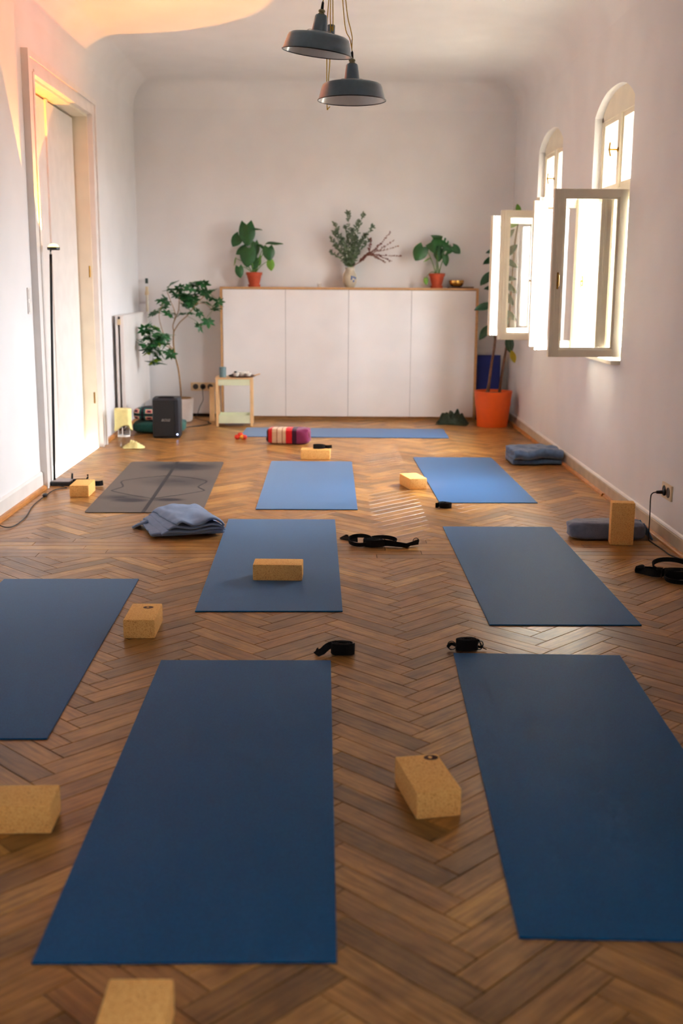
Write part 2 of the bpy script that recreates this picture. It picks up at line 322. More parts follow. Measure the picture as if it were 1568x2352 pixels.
# ------------------------------------------------------------------ mesh helpers
class MB:
    def __init__(s): s.v = []; s.f = []; s.uv = {}
    def add(s, vs, fs, T=None):
        o = len(s.v)
        s.v += [tuple(T @ Vector(v)) for v in vs] if T is not None else [tuple(v) for v in vs]
        s.f += [tuple(i + o for i in f) for f in fs]
        return s
    def box(s, c, d, T=None, ch=0):
        x, y, z = d[0] / 2, d[1] / 2, d[2] / 2
        if ch <= 0:
            vs = [(c[0] + i * x, c[1] + j * y, c[2] + k * z) for i in (-1, 1) for j in (-1, 1) for k in (-1, 1)]
            return s.add(vs, [(0, 1, 3, 2), (4, 6, 7, 5), (0, 4, 5, 1), (2, 3, 7, 6), (0, 2, 6, 4), (1, 5, 7, 3)], T)
        bm = bmesh.new(); bmesh.ops.create_cube(bm, size=1)
        for v in bm.verts: v.co = Vector((v.co.x * d[0], v.co.y * d[1], v.co.z * d[2]))
        bmesh.ops.bevel(bm, geom=bm.edges[:], offset=ch, segments=2, profile=.6, affect='EDGES')
        bm.verts.index_update()
        s.add([tuple(v.co + Vector(c)) for v in bm.verts], [tuple(v.index for v in f.verts) for f in bm.faces], T); bm.free()
        return s
    def lathe(s, prof, n=32, c=(0, 0, 0), T=None, closed=False):
        vs = []; fs = []
        for r, z in prof:
            for k in range(n):
                a = 2 * math.pi * k / n; vs.append((c[0] + r * math.cos(a), c[1] + r * math.sin(a), c[2] + z))
        m = len(prof)
        for i in range(m - 1 + (1 if closed else 0)):
            i2 = (i + 1) % m
            for k in range(n):
                k2 = (k + 1) % n; fs.append((i * n + k, i * n + k2, i2 * n + k2, i2 * n + k))
        return s.add(vs, fs, T)
    def tube(s, pts, r, n=8, T=None):
        pts = [Vector(p) for p in pts]; m = len(pts); vs = []; fs = []
        rr = r if isinstance(r, (list, tuple)) else [r] * m
        up = Vector((.13, .27, .95)).normalized(); prev = None
        for i, p in enumerate(pts):
            d = (pts[min(i + 1, m - 1)] - pts[max(i - 1, 0)]).normalized()
            a = (prev - d * prev.dot(d)) if prev is not None else d.cross(up)
            if a.length < 1e-6: a = d.cross(Vector((1, 0, 0)))
            a.normalize(); b = d.cross(a); prev = a
            for k in range(n):
                t = 2 * math.pi * k / n; vs.append(tuple(p + (a * math.cos(t) + b * math.sin(t)) * rr[i]))
        for i in range(m - 1):
            for k in range(n):
                k2 = (k + 1) % n; fs.append((i * n + k, i * n + k2, (i + 1) * n + k2, (i + 1) * n + k))
        fs.append(tuple(range(n - 1, -1, -1))); fs.append(tuple((m - 1) * n + k for k in range(n)))
        return s.add(vs, fs, T)
    def prism(s, poly, axis, a, b, T=None):          # poly of (p,q); axis 0: x const, poly=(y,z); 1: poly=(x,z); 2: poly=(x,y)
        def pt(p, q, t): return (t, p, q) if axis == 0 else ((p, t, q) if axis == 1 else (p, q, t))
        n = len(poly); vs = [pt(p, q, a) for p, q in poly] + [pt(p, q, b) for p, q in poly]
        fs = [tuple(range(n)), tuple(range(2 * n - 1, n - 1, -1))] + [(i, (i + 1) % n, n + (i + 1) % n, n + i) for i in range(n)]
        return s.add(vs, fs, T)
    def ribbon(s, pts, ups, w, th):                  # flat strap: width along ups
        m = len(pts); vs = []; fs = []
        for i in range(m):
            p = Vector(pts[i]); d = (Vector(pts[min(i + 1, m - 1)]) - Vector(pts[max(i - 1, 0)])).normalized()
            u = Vector(ups[i]); u = (u - d * u.dot(d)).normalized(); nn = d.cross(u)
            for (a, b) in ((-1, -1), (1, -1), (1, 1), (-1, 1)): vs.append(tuple(p + u * (w / 2 * a) + nn * (th / 2 * b)))
        for i in range(m - 1):
            for k in range(4): fs.append((i * 4 + k, i * 4 + (k + 1) % 4, i * 4 + 4 + (k + 1) % 4, i * 4 + 4 + k))
        fs.append((3, 2, 1, 0)); fs.append(tuple((m - 1) * 4 + k for k in range(4)))
        return s.add(vs, fs)
    def mesh(s, name):
        me = bpy.data.meshes.new(name); me.from_pydata(s.v, [], s.f)
        bm = bmesh.new(); bm.from_mesh(me); bmesh.ops.recalc_face_normals(bm, faces=bm.faces); bm.to_mesh(me); bm.free()
        return me
    def build(s, name, m, parent=None, smooth=False, loc=None, rot=None):
        me = s.mesh(name)
        return link(name, me, m, parent, smooth, loc, rot)
def link(name, me, m, parent=None, smooth=False, loc=None, rot=None):
    if m is not None:
        me.materials.clear(); me.materials.append(M[m] if isinstance(m, str) else m)
    if smooth is True: me.shade_smooth()
    elif smooth:                                    # angle
        me.shade_smooth()
        bm = bmesh.new(); bm.from_mesh(me)
        for e in bm.edges:
            if len(e.link_faces) == 2 and e.calc_face_angle(0) > smooth: e.smooth = False
        bm.to_mesh(me); bm.free()
    o = bpy.data.objects.new(name, me); COL.objects.link(o)
    if parent: o.parent = parent
    if loc: o.location = loc
    if rot: o.rotation_euler = rot
    return o
SM = R(35)
def thing(name, label, cat, loc=(0, 0, 0), rotz=0, group=None):
    o = bpy.data.objects.new(name, None); COL.objects.link(o); o.empty_display_size = .05
    o.location = loc; o.rotation_euler = (0, 0, rotz); o['label'] = label; o['category'] = cat
    if group: o['group'] = group
    return o
def tag(o, label, cat, group=None):
    o['label'] = label; o['category'] = cat
    if group: o['group'] = group
    return o
def structure(o, label=None):
    o['kind'] = 'structure'
    if label: o['label'] = label
    return o
def root(name, loc=(0, 0, 0)):
    o = bpy.data.objects.new(name, None); COL.objects.link(o); o.location = loc; o['kind'] = 'structure'; return o
def grid(fn, nu, nv, name, uvs=(1, 1)):
    me = bpy.data.meshes.new(name)
    vs = [tuple(fn(i / nu, j / nv)) for i in range(nu + 1) for j in range(nv + 1)]
    fs = [(i * (nv + 1) + j, (i + 1) * (nv + 1) + j, (i + 1) * (nv + 1) + j + 1, i * (nv + 1) + j + 1) for i in range(nu) for j in range(nv)]
    me.from_pydata(vs, [], fs)
    ul = me.uv_layers.new(name='UVMap')
    for l in me.loops:
        vi = l.vertex_index; ul.data[l.index].uv = (vi // (nv + 1) / nu * uvs[0], vi % (nv + 1) / nv * uvs[1])
    return me
def solidify(o, t, offset=0):
    md = o.modifiers.new('thickness', 'SOLIDIFY'); md.thickness = t; md.offset = offset; return o
def subsurf(o, n=1):
    md = o.modifiers.new('smooth', 'SUBSURF'); md.levels = n; md.render_levels = n; return o
def bez(p0, p1, p2, n=8):
    p0, p1, p2 = Vector(p0), Vector(p1), Vector(p2)
    return [p0 * (1 - t) ** 2 + p1 * 2 * t * (1 - t) + p2 * t * t for t in [i / n for i in range(n + 1)]]
def spline(pts, n=6):                               # Catmull-Rom
    P = [Vector(p) for p in pts]; out = []
    for i in range(len(P) - 1):
        a, b, c, d = P[max(i - 1, 0)], P[i], P[i + 1], P[min(i + 2, len(P) - 1)]
        for k in range(n):
            t = k / n
            out.append(.5 * ((2 * b) + (c - a) * t + (2 * a - 5 * b + 4 * c - d) * t * t + (3 * b - a - 3 * c + d) * t ** 3))
    out.append(P[-1]); return out

# ------------------------------------------------------------------ room shell
def arch_z(y, a, b, off=0):                         # segmental arch with rounded shoulders
    t = (y - (a + b) / 2) / ((b - a) / 2)
    return SPRING + (PEAK - SPRING) * max(0, 1 - abs(t) ** 2.6) + off
b = MB()
ZT = 3.75
ys = sorted(WINS)
cur = YF - .3
NA = 18
for (a, c) in ys:
    b.box((XR + WT / 2, (cur + a) / 2, ZT / 2), (WT, a - cur, ZT))
    b.box((XR + WT / 2, (a + c) / 2, SILL / 2), (WT, c - a, SILL))
    for i in range(NA):
        y0, y1 = a + (c - a) * i / NA, a + (c - a) * (i + 1) / NA
        b.prism([(y0, arch_z(y0, a, c)), (y1, arch_z(y1, a, c)), (y1, ZT), (y0, ZT)], 0, XR, XR + WT)
    cur = c
b.box((XR + WT / 2, (cur + YB + .3) / 2, ZT / 2), (WT, YB + .3 - cur, ZT))
structure(b.build('wall_right', 'wall'), 'white plastered window wall on the right')
b = MB().box(((XL + XR) / 2, YB + .15, ZT / 2), (XR - XL, .3, ZT)); structure(b.build('wall_back', 'wall'), 'white plastered end wall behind the low cabinet')
b = MB().box(((XL + XR) / 2, YF - .15, ZT / 2), (XR - XL, .3, ZT)); structure(b.build('wall_front', 'wall'), 'plain plastered wall behind the photographer')
DY0, DY1, DZ = 7.41, 9.145, 2.595                   # door opening
b = MB()
b.box((XL - .15, (YF - .3 + DY0) / 2, ZT / 2), (.3, DY0 - YF + .3, ZT))
b.box((XL - .15, (DY1 + YB + .3) / 2, ZT / 2), (.3, YB + .3 - DY1, ZT))
b.box((XL - .15, (DY0 + DY1) / 2, (DZ + ZT) / 2), (.3, DY1 - DY0, ZT - DZ))
b.box((XL - .26, (DY0 + DY1) / 2, DZ / 2 - .2), (.08, DY1 - DY0, DZ + .4))  # unseen slab added behind the door to stop outside light leaking in
structure(b.build('wall_left', 'wall'), 'white plastered wall with the double door on the left')
# ceiling with a cove all around
b = MB(); rc = .25; rings = []
for k in range(11):
    t = k / 10 * math.pi / 2
    ins = rc * (1 - math.cos(t)); z = ZC - rc + rc * math.sin(t)
    rings.append([(XL + ins, YF + ins, z), (XR - ins, YF + ins, z), (XR - ins, YB - ins, z), (XL + ins, YB - ins, z)])
vs = [p for r_ in rings for p in r_]; fs = []
for k in range(10):
    for j in range(4): fs.append((k * 4 + j, k * 4 + (j + 1) % 4, k * 4 + 4 + (j + 1) % 4, k * 4 + 4 + j))
fs.append((40, 41, 42, 43)); b.add(vs, fs)
b.box(((XL + XR) / 2, (YF + YB) / 2, ZC + .12), (XR - XL, YB - YF, .2))
structure(b.build('ceiling', 'ceiling', smooth=R(30)), 'white ceiling with a rounded cove')

# ------------------------------------------------------------------ floor: oak herringbone staves
PL, PW, PT, GAP = .375, .0765, .011, .0020
b = MB().box(((XL + XR) / 2, (YF + YB) / 2, -.055), (XR - XL, YB - YF, .085))
floor = structure(b.build('floor', 'darkgap'), 'worn oak herringbone parquet floor')
def stave_mesh(L_, W_, name='plank'):
    g = GAP / 2; c = .0011
    x, y = L_ / 2 - g, W_ / 2 - g
    vs = [(-x, -y, -PT), (x, -y, -PT), (x, y, -PT), (-x, y, -PT), (-x, -y, -c), (x, -y, -c), (x, y, -c), (-x, y, -c),
          (-x + c, -y + c, 0), (x - c, -y + c, 0), (x - c, y - c, 0), (-x + c, y - c, 0)]
    fs = [(0, 1, 5, 4), (1, 2, 6, 5), (2, 3, 7, 6), (3, 0, 4, 7), (4, 5, 9, 8), (5, 6, 10, 9), (6, 7, 11, 10), (7, 4, 8, 11), (8, 9, 10, 11)]
    return vs, fs
def uvmesh(me, M_):                                 # uv = local plank coordinates in metres
    ul = me.uv_layers.new(name='UVMap')
    for l in me.loops:
        co = me.vertices[l.vertex_index].co; ul.data[l.index].uv = (co.x, co.y)
    me.materials.clear(); me.materials.append(M_)
staves = []                                         # (cx, cy, angle, length, width)
q = math.sqrt(.5); X0 = .307
def rot45(a, b_): return (q * (a - b_), q * (a + b_))
BAND0, BAND1 = 5.40, 5.80
for k in range(-45, 160):
    for j in range(-14, 15):
        for kind in (0, 1):
            ca, cb_ = (PL / 2, PW / 2) if kind == 0 else (PL + PW / 2, PW - PL / 2)
            ca += k * PW + j * PL; cb_ += k * PW - j * PL
            x, y = rot45(ca, cb_); x += X0; y += .42
            if XL - .3 < x < XR + .3 and 1.0 < y < YB + .3: staves.append((x, y, R(45) if kind == 0 else R(135), PL, PW))
band = []
rows = 5; bw = (BAND1 - BAND0) / rows
for r_ in range(rows):
    x = XL - rnd.uniform(.1, .8)
    while x < XR:
        l_ = rnd.uniform(.7, 1.1); band.append((x + l_ / 2, BAND0 + bw * (r_ + .5), 0, l_, bw)); x += l_
base_me = {}
def get_base(L_, W_):
    key = (round(L_, 4), round(W_, 4))
    if key not in base_me:
        vs, fs = stave_mesh(L_, W_); me = bpy.data.meshes.new('plank'); me.from_pydata(vs, [], fs); uvmesh(me, M['plank']); base_me[key] = me
    return base_me[key]
MATS = []                                           # filled with mat rectangles (cx, cy, rot, w, l) further down, needed here for visibility
MATDATA = [(-.2889, 2.9385, .0053, .61, 1.83), (.7368, 3.0151, -.0332, .61, 1.83), (-.2552, 5.3835, .0123, .61, 1.83), (.9468, 5.2061, .0032, .61, 1.83),
           (-1.1543, 4.0541, .0171, .61, 1.83), (-.1288, 7.5033, -.0008, .61, 1.83), (.9783, 7.7331, .0171, .61, 1.83), (.1451, 10.0768, -.0203, 1.83, .61)]
def under_mat(x, y):
    for (cx, cy, r_, w, l_) in MATDATA:
        dx, dy = x - cx, y - cy; u = dx * math.cos(r_) + dy * math.sin(r_); v = -dx * math.sin(r_) + dy * math.cos(r_)
        if abs(u) < w / 2 and abs(v) < l_ / 2: return True
    return False
def in_frame(x, y):
    p = Vector((x, y, -CAMZ)); d = p.dot(CF)
    return d > .2 and abs(p.dot(CR) / d * 2577.9) < 790 and abs(p.dot(CU) / d * 2577.9) < 1185
cand = []; rest = []
for s_ in staves + band:
    x, y, a, L_, W_ = s_
    ext = abs(math.cos(a)) * L_ / 2 + abs(math.sin(a)) * W_ / 2; ey = abs(math.sin(a)) * L_ / 2 + abs(math.cos(a)) * W_ / 2
    if x - ext > XR or x + ext < XL: continue
    isband = a == 0
    if not isband:
        if y - ey > YB: continue
        if BAND0 < y - ey and y + ey < BAND1: continue
    pts = [(x + math.cos(a) * t * L_ / 2, y + math.sin(a) * t * L_ / 2) for t in (-.8, -.4, 0, .4, .8)]
    vis = sum(1 for p in pts if in_frame(*p) and not under_mat(*p))
    clip = (x - ext < XL or x + ext > XR or y + ey > YB or (not isband and (y - ey < BAND1 and y + ey > BAND0)))
    (cand if vis >= 2 else rest).append((y, s_, clip))
cand.sort(key=lambda t: t[0]); indiv = cand[:300]; rest += cand[300:]
def clipped(s_):
    x, y, a, L_, W_ = s_
    vs, fs = stave_mesh(L_, W_)
    T = Matrix.Translation((x, y, 0)) @ Matrix.Rotation(a, 4, 'Z'); Ti = T.inverted()
    bm = bmesh.new(); uvl = bm.loops.layers.uv.new('UVMap')
    bv = [bm.verts.new(v) for v in vs]
    for f in fs: bm.faces.new([bv[i] for i in f])
    for f in bm.faces:
        for l in f.loops: l[uvl].uv = (l.vert.co.x, l.vert.co.y)
    bm.transform(T)
    planes = [((XL, 0, 0), (-1, 0, 0)), ((XR, 0, 0), (1, 0, 0)), ((0, YB, 0), (0, 1, 0))]
    if a != 0: planes.append(((0, BAND0 - .001, 0), (0, 1, 0)) if y < (BAND0 + BAND1) / 2 else ((0, BAND1 + .001, 0), (0, -1, 0)))
    for co, no in planes:
        bmesh.ops.bisect_plane(bm, geom=bm.verts[:] + bm.edges[:] + bm.faces[:], plane_co=co, plane_no=no, clear_outer=True)
    return bm, T, Ti
for (y_, s_, clip) in indiv:
    x, y, a, L_, W_ = s_
    if clip:
        bm, T, Ti = clipped(s_)
        if not bm.faces: bm.free(); continue
        bm.transform(Ti); me = bpy.data.meshes.new('plank'); bm.to_mesh(me); bm.free(); me.materials.append(M['plank'])
    else: me = get_base(L_, W_)
    o = bpy.data.objects.new('plank', me); COL.objects.link(o); o.parent = floor
    o.location = (x, y, rnd.uniform(-.0006, 0)); o.rotation_euler = (rnd.uniform(-.003, .003), 0, a)
V = []; F = []; UV = []; TN = []
for (y_, s_, clip) in rest:
    x, y, a, L_, W_ = s_
    t_ = rnd.random(); o_ = len(V)
    if clip:
        bm, T, Ti = clipped(s_)
        bm.verts.index_update(); uvl = bm.loops.layers.uv['UVMap']
        V += [tuple(v.co) for v in bm.verts]
        for f in bm.faces:
            F.append(tuple(v.index + o_ for v in f.verts)); UV += [tuple(l[uvl].uv) for l in f.loops]; TN.append(t_)
        bm.free()
    else:
        vs, fs = stave_mesh(L_, W_); ca, sa = math.cos(a), math.sin(a); dz = rnd.uniform(-.0006, 0)
        V += [(x + ca * v[0] - sa * v[1], y + sa * v[0] + ca * v[1], v[2] + dz) for v in vs]
        for f in fs:
            F.append(tuple(i + o_ for i in f)); UV += [(vs[i][0], vs[i][1]) for i in f]; TN.append(t_)
me = bpy.data.meshes.new('plank_field'); me.from_pydata(V, [], F)
ul = me.uv_layers.new(name='UVMap')
for i, u in enumerate(UV): ul.data[i].uv = u
at = me.attributes.new('tone', 'FLOAT', 'FACE')
for i, t_ in enumerate(TN): at.data[i].value = t_
me.materials.append(M['plank'])
o = bpy.data.objects.new('plank_field', me); COL.objects.link(o); o.parent = floor; o['kind'] = 'stuff'
# floor behind the photographer
b = MB().box(((XL + XR) / 2, (YF + .95) / 2, -.006), (XR - XL, .95 - YF, .012)); o = b.build('plank_field', 'plank', floor); o['kind'] = 'stuff'

# ------------------------------------------------------------------ baseboards and mouldings
def run(name, m, prof, y0, y1, side):               # profile (distance from wall, z) swept along y
    s = -1 if side == 'R' else 1; x = XR if side == 'R' else XL
    return MB().prism([(x + s * p, z) for p, z in prof], 1, y0, y1).build(name, m)
g = structure(run('baseboard_right', 'baseboard', [(0, .0), (.014, .0), (.014, .075), (.010, .082), (0, .082)], YF, YB, 'R'), 'beige painted baseboard under the windows')
g = structure(run('trim_1', 'paint', [(0, .082), (.012, .082), (.014, .086), (.010, .094), (0, .098)], YF, YB, 'R'), 'white cap strip on the right baseboard')
g = structure(run('trim_2', 'shoe', [(.014, 0), (.040, 0), (.038, .012), (.030, .019), (.026, .021), (.022, .016), (.014, .018)], 7.07, YB, 'R'), 'oak shoe moulding along the far right wall')
g = structure(run('trim_3', 'shoe', [(.014, 0), (.034, 0), (.032, .010), (.026, .016), (.014, .018)], YF, 7.05, 'R'), 'oak shoe moulding along the near right wall')
g = structure(run('baseboard_left', 'paint', [(0, 0), (.016, 0), (.016, .10), (.010, .112), (0, .114)], YF, 7.25, 'L'), 'white baseboard beside the door')
g = structure(run('trim_4', 'shoe', [(.016, 0), (.042, 0), (.040, .012), (.030, .022), (.016, .024)], YF, 7.25, 'L'), 'oak shoe moulding beside the door')
g = structure(run('trim_5', 'shoe', [(0, 0), (.03, 0), (.028, .012), (.016, .026), (0, .028)], 9.345, YB, 'L'), 'oak shoe moulding under the radiator')
b = MB().prism([(YB - .014, 0), (YB, 0), (YB, .03), (YB - .014, .03)], 0, XL, XR)
structure(b.build('baseboard_back', 'darkgap'), 'low dark skirting on the end wall')

# ------------------------------------------------------------------ double door on the left
door = root('door_1', (XL, (DY0 + DY1) / 2, 0)); door['label'] = 'tall cream double door in the left wall'
yc = (DY0 + DY1) / 2; hw = (DY1 - DY0) / 2
T0 = Matrix.Translation((-XL, -yc, 0))
b = MB()                                            # casing
cw = .155
for s in (-1, 1):
    b.box((.016, s * (hw + cw / 2), (DZ + .125) / 2), (.032, cw - .004, DZ + .124)); b.box((.022, s * (hw + cw - .02), (DZ + .125) / 2), (.044, .04, DZ + .125))
    b.box((.020, s * (hw + .014), DZ / 2), (.040, .03, DZ + .02))
b.box((.0155, 0, DZ + .0625), (.031, 2 * hw + .02, .120)); b.box((.0215, 0, DZ + .105), (.043, 2 * hw + 2 * cw - .01, .0396)); b.box((.0195, 0, DZ + .014), (.039, 2 * hw - .01, .0298))
b.build('casing', 'paint', door)
b = MB()                                            # lining of the reveal
for s in (-1, 1): b.box((-.085, s * (hw - .009), DZ / 2), (.17, .018, DZ))
b.box((-.085, 0, DZ - .009), (.17, 2 * hw - .036, .018)); b.build('lining', 'winpaint', door)
for k, (y0, y1) in enumerate([(-hw + .022, -.022), (-.014, hw - .036)]):
    b = MB().box((-.128, (y0 + y1) / 2, (DZ - .02) / 2 + .005), (.04, y1 - y0, DZ - .054), ch=.003)
    leaf = b.build('door_leaf', 'paint', door)
    if k == 0: MB().box((-.104, y1 + .004, (DZ - .02) / 2 + .012), (.018, .05, DZ - .05), ch=.004).build('astragal', 'paint', leaf)
b = MB().box((-.19, 0, DZ / 2), (.03, 2 * hw - .002, DZ - .004)); b.build('backing', 'darkgap', door)
for k, (yy, zz) in enumerate([(hw - .002, .36), (hw - .002, 1.36)]):
    MB().tube([(-.02, yy - .014, zz), (-.02, yy - .014, zz + .09)], .007).build('hinge', 'brass', door)

# ------------------------------------------------------------------ windows
def sash(parent, hinge, ang, w, z0, z1, name='sash', free=.062, astragal=False, handle=None, thick=.042, rail=.046):
    """a casement leaf: local +x runs from the hinge to the free edge, turned by ang about z"""
    h = z1 - z0
    b = MB()
    b.box((.024, 0, h / 2), (.048, thick, h), ch=.003)
    b.box((w - free / 2, 0, h / 2), (free, thick, h), ch=.003)
    b.box((w - free / 2 + .004, 0, h / 2), (.012, thick + .012, h - .002), ch=.003)
    b.box((w / 2, 0, rail / 2), (w - .05 - free + .06, thick - .001, rail), ch=.003)
    b.box((w / 2, 0, h - rail / 2), (w - .05 - free + .06, thick - .001, rail), ch=.003)
    gb = .012                                       # glazing bead
    for zz in (rail + gb / 2, h - rail - gb / 2): b.box(((w - free + .048) / 2, 0, zz), (w - free - .048, thick * .55, gb))
    for xx in (.048 + gb / 2, w - free - gb / 2): b.box((xx, 0, h / 2), (gb, thick * .54, h - 2 * rail))
    s = b.build(name, 'winpaint', parent)
    s.location = hinge; s.rotation_euler = (0, 0, ang)
    MB().box(((w - free + .048) / 2, 0, h / 2), (w - free - .048 - .004, .004, h - 2 * rail - .004)).build('pane', 'glass', s)
    if astragal:
        MB().box((w + .018, thick / 2 + .014, h / 2), (.075, .018, h - .05), ch=.003).build('astragal', 'winpaint', s)
        MB().lathe([(0, 0), (.005, 0), (.004, .02), (.008, .026), (.006, .034), (0, .035)], 12, T=Matrix.Translation((w + .03, thick / 2 - .002, h * .46)) @ Matrix.Rotation(R(90), 4, 'X')).build('knob', 'brass', s, True)
    if handle:
        yy = handle * (thick / 2 + .003)
        b = MB(); b.box((w - free * .62, yy, h * .46), (.012, .006, .10), ch=.002)
        b.tube([(w - free * .62, yy, h * .46), (w - free * .62, yy + handle * .022, h * .46)], .006); b.tube(spline([(w - free * .62, yy + handle * .022, h * .46 + .035), (w - free * .62, yy + handle * .026, h * .46), (w - free * .62, yy + handle * .022, h * .46 - .035)], 4), .005)
        b.build('handle', 'brass', s, SM)
    return s
def make_window(idx, a, c, leaves):
    w = root('window_%d' % idx, (XR, (a + c) / 2, SILL))
    w['label'] = ['tall arched window nearer the camera with open casements', 'tall arched window beside the rubber plant', 'arched window beside the photographer'][idx - 1]
    hw = (c - a) / 2
    for layer, x0 in (('inner', .05), ('outer', .29)):
        b = MB(); t = .055; fw = .04
        zt = PEAK - SILL
        for s in (-1, 1): b.box((x0 + t / 2, s * (hw - fw / 2), (SPRING - SILL) / 2), (t, fw, SPRING - SILL))
        b.box((x0 + t / 2, 0, .02), (t, 2 * hw - 2 * fw, .04))
        b.box((x0 + t / 2, 0, 1.055), (t, 2 * hw - 2 * fw, .075)); b.box((x0 - .008, 0, 1.035), (.03, 2 * hw - 2 * fw, .03))
        b.box((x0 + t / 2 - .004, 0, 1.32), (t + .008, .062, .46))                       # upper mullion
        n = 14; y0 = a; yc_ = (a + c) / 2
        zb = 2.40 - SILL - .0
        for i in range(n):
            u0, u1 = -hw + 2 * hw * i / n, -hw + 2 * hw * (i + 1) / n
            b.prism([(u0, zb), (u1, zb), (u1, arch_z(yc_ + u1, a, c) - SILL), (u0, arch_z(yc_ + u0, a, c) - SILL)], 0, x0, x0 + t)
        for s in (-1, 1):                                                                # upper lights
            cy = s * hw / 2
            for yy in (s * .031 + s * .014, s * (hw - fw) - s * .014): b.box((x0 + t / 2, yy, 1.32), (t - .014, .028, .46))
            for zz in (1.093 + .016, zb - .016): b.box((x0 + t / 2, cy - s * .002, zz), (t - .015, hw - fw - .031, .032))
        fr = b.build('frame', 'winpaint', w); fr.location = (0, 0, 0)
        for s in (-1, 1):
            MB().box((x0 + t / 2, s * (hw - fw + .031) / 2, 1.32), (.004, hw - fw - .031 - .05, .40)).build('pane', 'glass', fr)
        if layer == 'inner':                                                             # T handle on the mullion
            b = MB(); b.lathe([(0, 0), (.016, 0), (.014, .006), (.006, .008), (.006, .05), (0, .05)], 14, T=Matrix.Translation((x0 - .008, .0, 1.325)) @ Matrix.Rotation(R(-90), 4, 'Y'))
            b.tube(spline([(x0 - .058, .012, 1.368), (x0 - .064, 0, 1.325), (x0 - .058, -.012, 1.282)], 5), [.006] * 5 + [.0085] + [.006] * 5, 10)
            b.build('handle', 'brass', w, SM)
        if layer == 'outer': pass
    MB().box((.20, 0, .012), (.52, 2 * hw - .002, .024)).build('sill', 'winpaint', w)
    for (lay, hx, hy, ang, ww, kw) in leaves:
        sash(w, (hx, hy, .045), ang, ww, 0, 1.0, **kw)
    return w
def dirang(dx, dy): return math.atan2(dy, dx)
hwn = .505
make_window(1, *WINS[0], leaves=[
    ('inner', .0, -hwn + .045, dirang(-1, -.03), .445, dict(handle=1)),
    ('inner', .0, hwn - .075, dirang(-.90, -.42), .455, dict(astragal=True)),
    ('outer', .285, hwn - .05, dirang(-.95, -.28), .43, dict(handle=1)),
    ('outer', .285, -hwn + .05, dirang(-1, .10), .43, dict())])
make_window(2, *WINS[1], leaves=[
    ('inner', .0, -hwn + .045, dirang(-1, -.02), .45, dict()),
    ('inner', .0, hwn - .05, dirang(-.92, -.38), .45, dict()),
    ('outer', .315, -hwn + .05, dirang(0, 1), .45, dict()),
    ('outer', .315, hwn - .05, dirang(0, -1), .45, dict())])
for k in (2,):
    make_window(k + 1, *WINS[k], leaves=[
        ('inner', .075, -hwn + .045, dirang(0, 1), .455, dict(handle=1)), ('inner', .075, hwn - .045, dirang(0, -1), .455, dict()),
        ('outer', .315, -hwn + .05, dirang(0, 1), .45, dict()), ('outer', .315, hwn - .05, dirang(0, -1), .45, dict())])

# ------------------------------------------------------------------ low cabinet along the end wall
CX0, CX1, CZ, CY0 = -1.056, 1.447, 1.285, 11.05
cab = thing('cabinet', 'long low white cabinet with four flush doors and plywood edges against the end wall', 'cabinet', ((CX0 + CX1) / 2, CY0, 0))
cwid = CX1 - CX0; cd = YB - .016 - CY0
MB().box((0, cd / 2, CZ - .010), (cwid, cd, .020), ch=.0015).build('top', 'plywood', cab)
for s in (-1, 1): MB().box((s * (cwid / 2 - .011), cd / 2, (CZ - .020) / 2), (.022, cd, CZ - .0205), ch=.0015).build('side', 'plywood', cab)
MB().box((0, cd / 2 + .015, .0175), (cwid - .044, cd - .05, .033)).build('plinth', 'plywood', cab)
MB().box((0, cd / 2 + .02, (CZ - .02 + .035) / 2), (cwid - .046, cd - .045, CZ - .060)).build('carcass', 'darkgap', cab)
ds = [CX0 + .024, -.424, .188, .798, CX1 - .024]
for k in range(4):
    x0, x1 = ds[k] + .0016, ds[k + 1] - .0016
    MB().box(((x0 + x1) / 2 - (CX0 + CX1) / 2, .012, (.036 + CZ - .024) / 2), (x1 - x0, .018, CZ - .024 - .036), ch=.001).build('door', 'cabdoor', cab)

# ------------------------------------------------------------------ yoga mats
def mat_mesh(w, l_, t=.005):
    return MB().box((0, 0, t / 2), (w, l_, t), ch=.0012).mesh('yoga_mat')
mm = mat_mesh(.61, 1.83)
mat_labels = ['blue yoga mat in the foreground, between the two front cork blocks', 'blue yoga mat at the front right, cut off by the right edge',
              'blue yoga mat in the middle with a cork block lying on it', 'blue yoga mat on the right, before the standing cork block',
              'blue yoga mat cut off by the left edge of the picture', 'pale blue yoga mat just in front of the cork block with a strap on it',
              'pale blue yoga mat at the far right, beside the window wall', 'blue yoga mat laid crosswise before the white cabinet']
for k, (cx, cy, r_, w, l_) in enumerate(MATDATA):
    o = link('yoga_mat', mm, 'mat', loc=(cx, cy, 0), rot=(0, 0, r_ + (R(90) if w > l_ else 0)))
    tag(o, mat_labels[k], 'yoga mat', 'blue yoga mats on the parquet')
gm = thing('yoga_mat', 'dark grey yoga mat with alignment lines and sweat marks', 'yoga mat', (-1.112, 7.425, 0), .024)
b = MB(); rr = .03; poly = []
for (sx, sy, a0) in ((1, 1, 0), (-1, 1, 90), (-1, -1, 180), (1, -1, 270)):
    for k in range(5):
        a = R(a0 + k * 22.5); poly.append((sx * (.345 - rr) + rr * math.cos(a), sy * (.945 - rr) + rr * math.sin(a)))
b.prism(poly, 2, 0, .0045); b.build('surface', 'greymat', gm)
def flatline(pts, w, name):
    P = [(p[0], p[1], .0048) for p in pts]
    return MB().ribbon(P, [(-(P[min(i + 1, len(P) - 1)][1] - P[max(i - 1, 0)][1]), P[min(i + 1, len(P) - 1)][0] - P[max(i - 1, 0)][0], 0) for i in range(len(P))], w, .0006).build(name, 'greyline', gm)
flatline([(0, -.945 + .945 * 2 * k / 10) for k in range(11)], .024, 'centre_line')
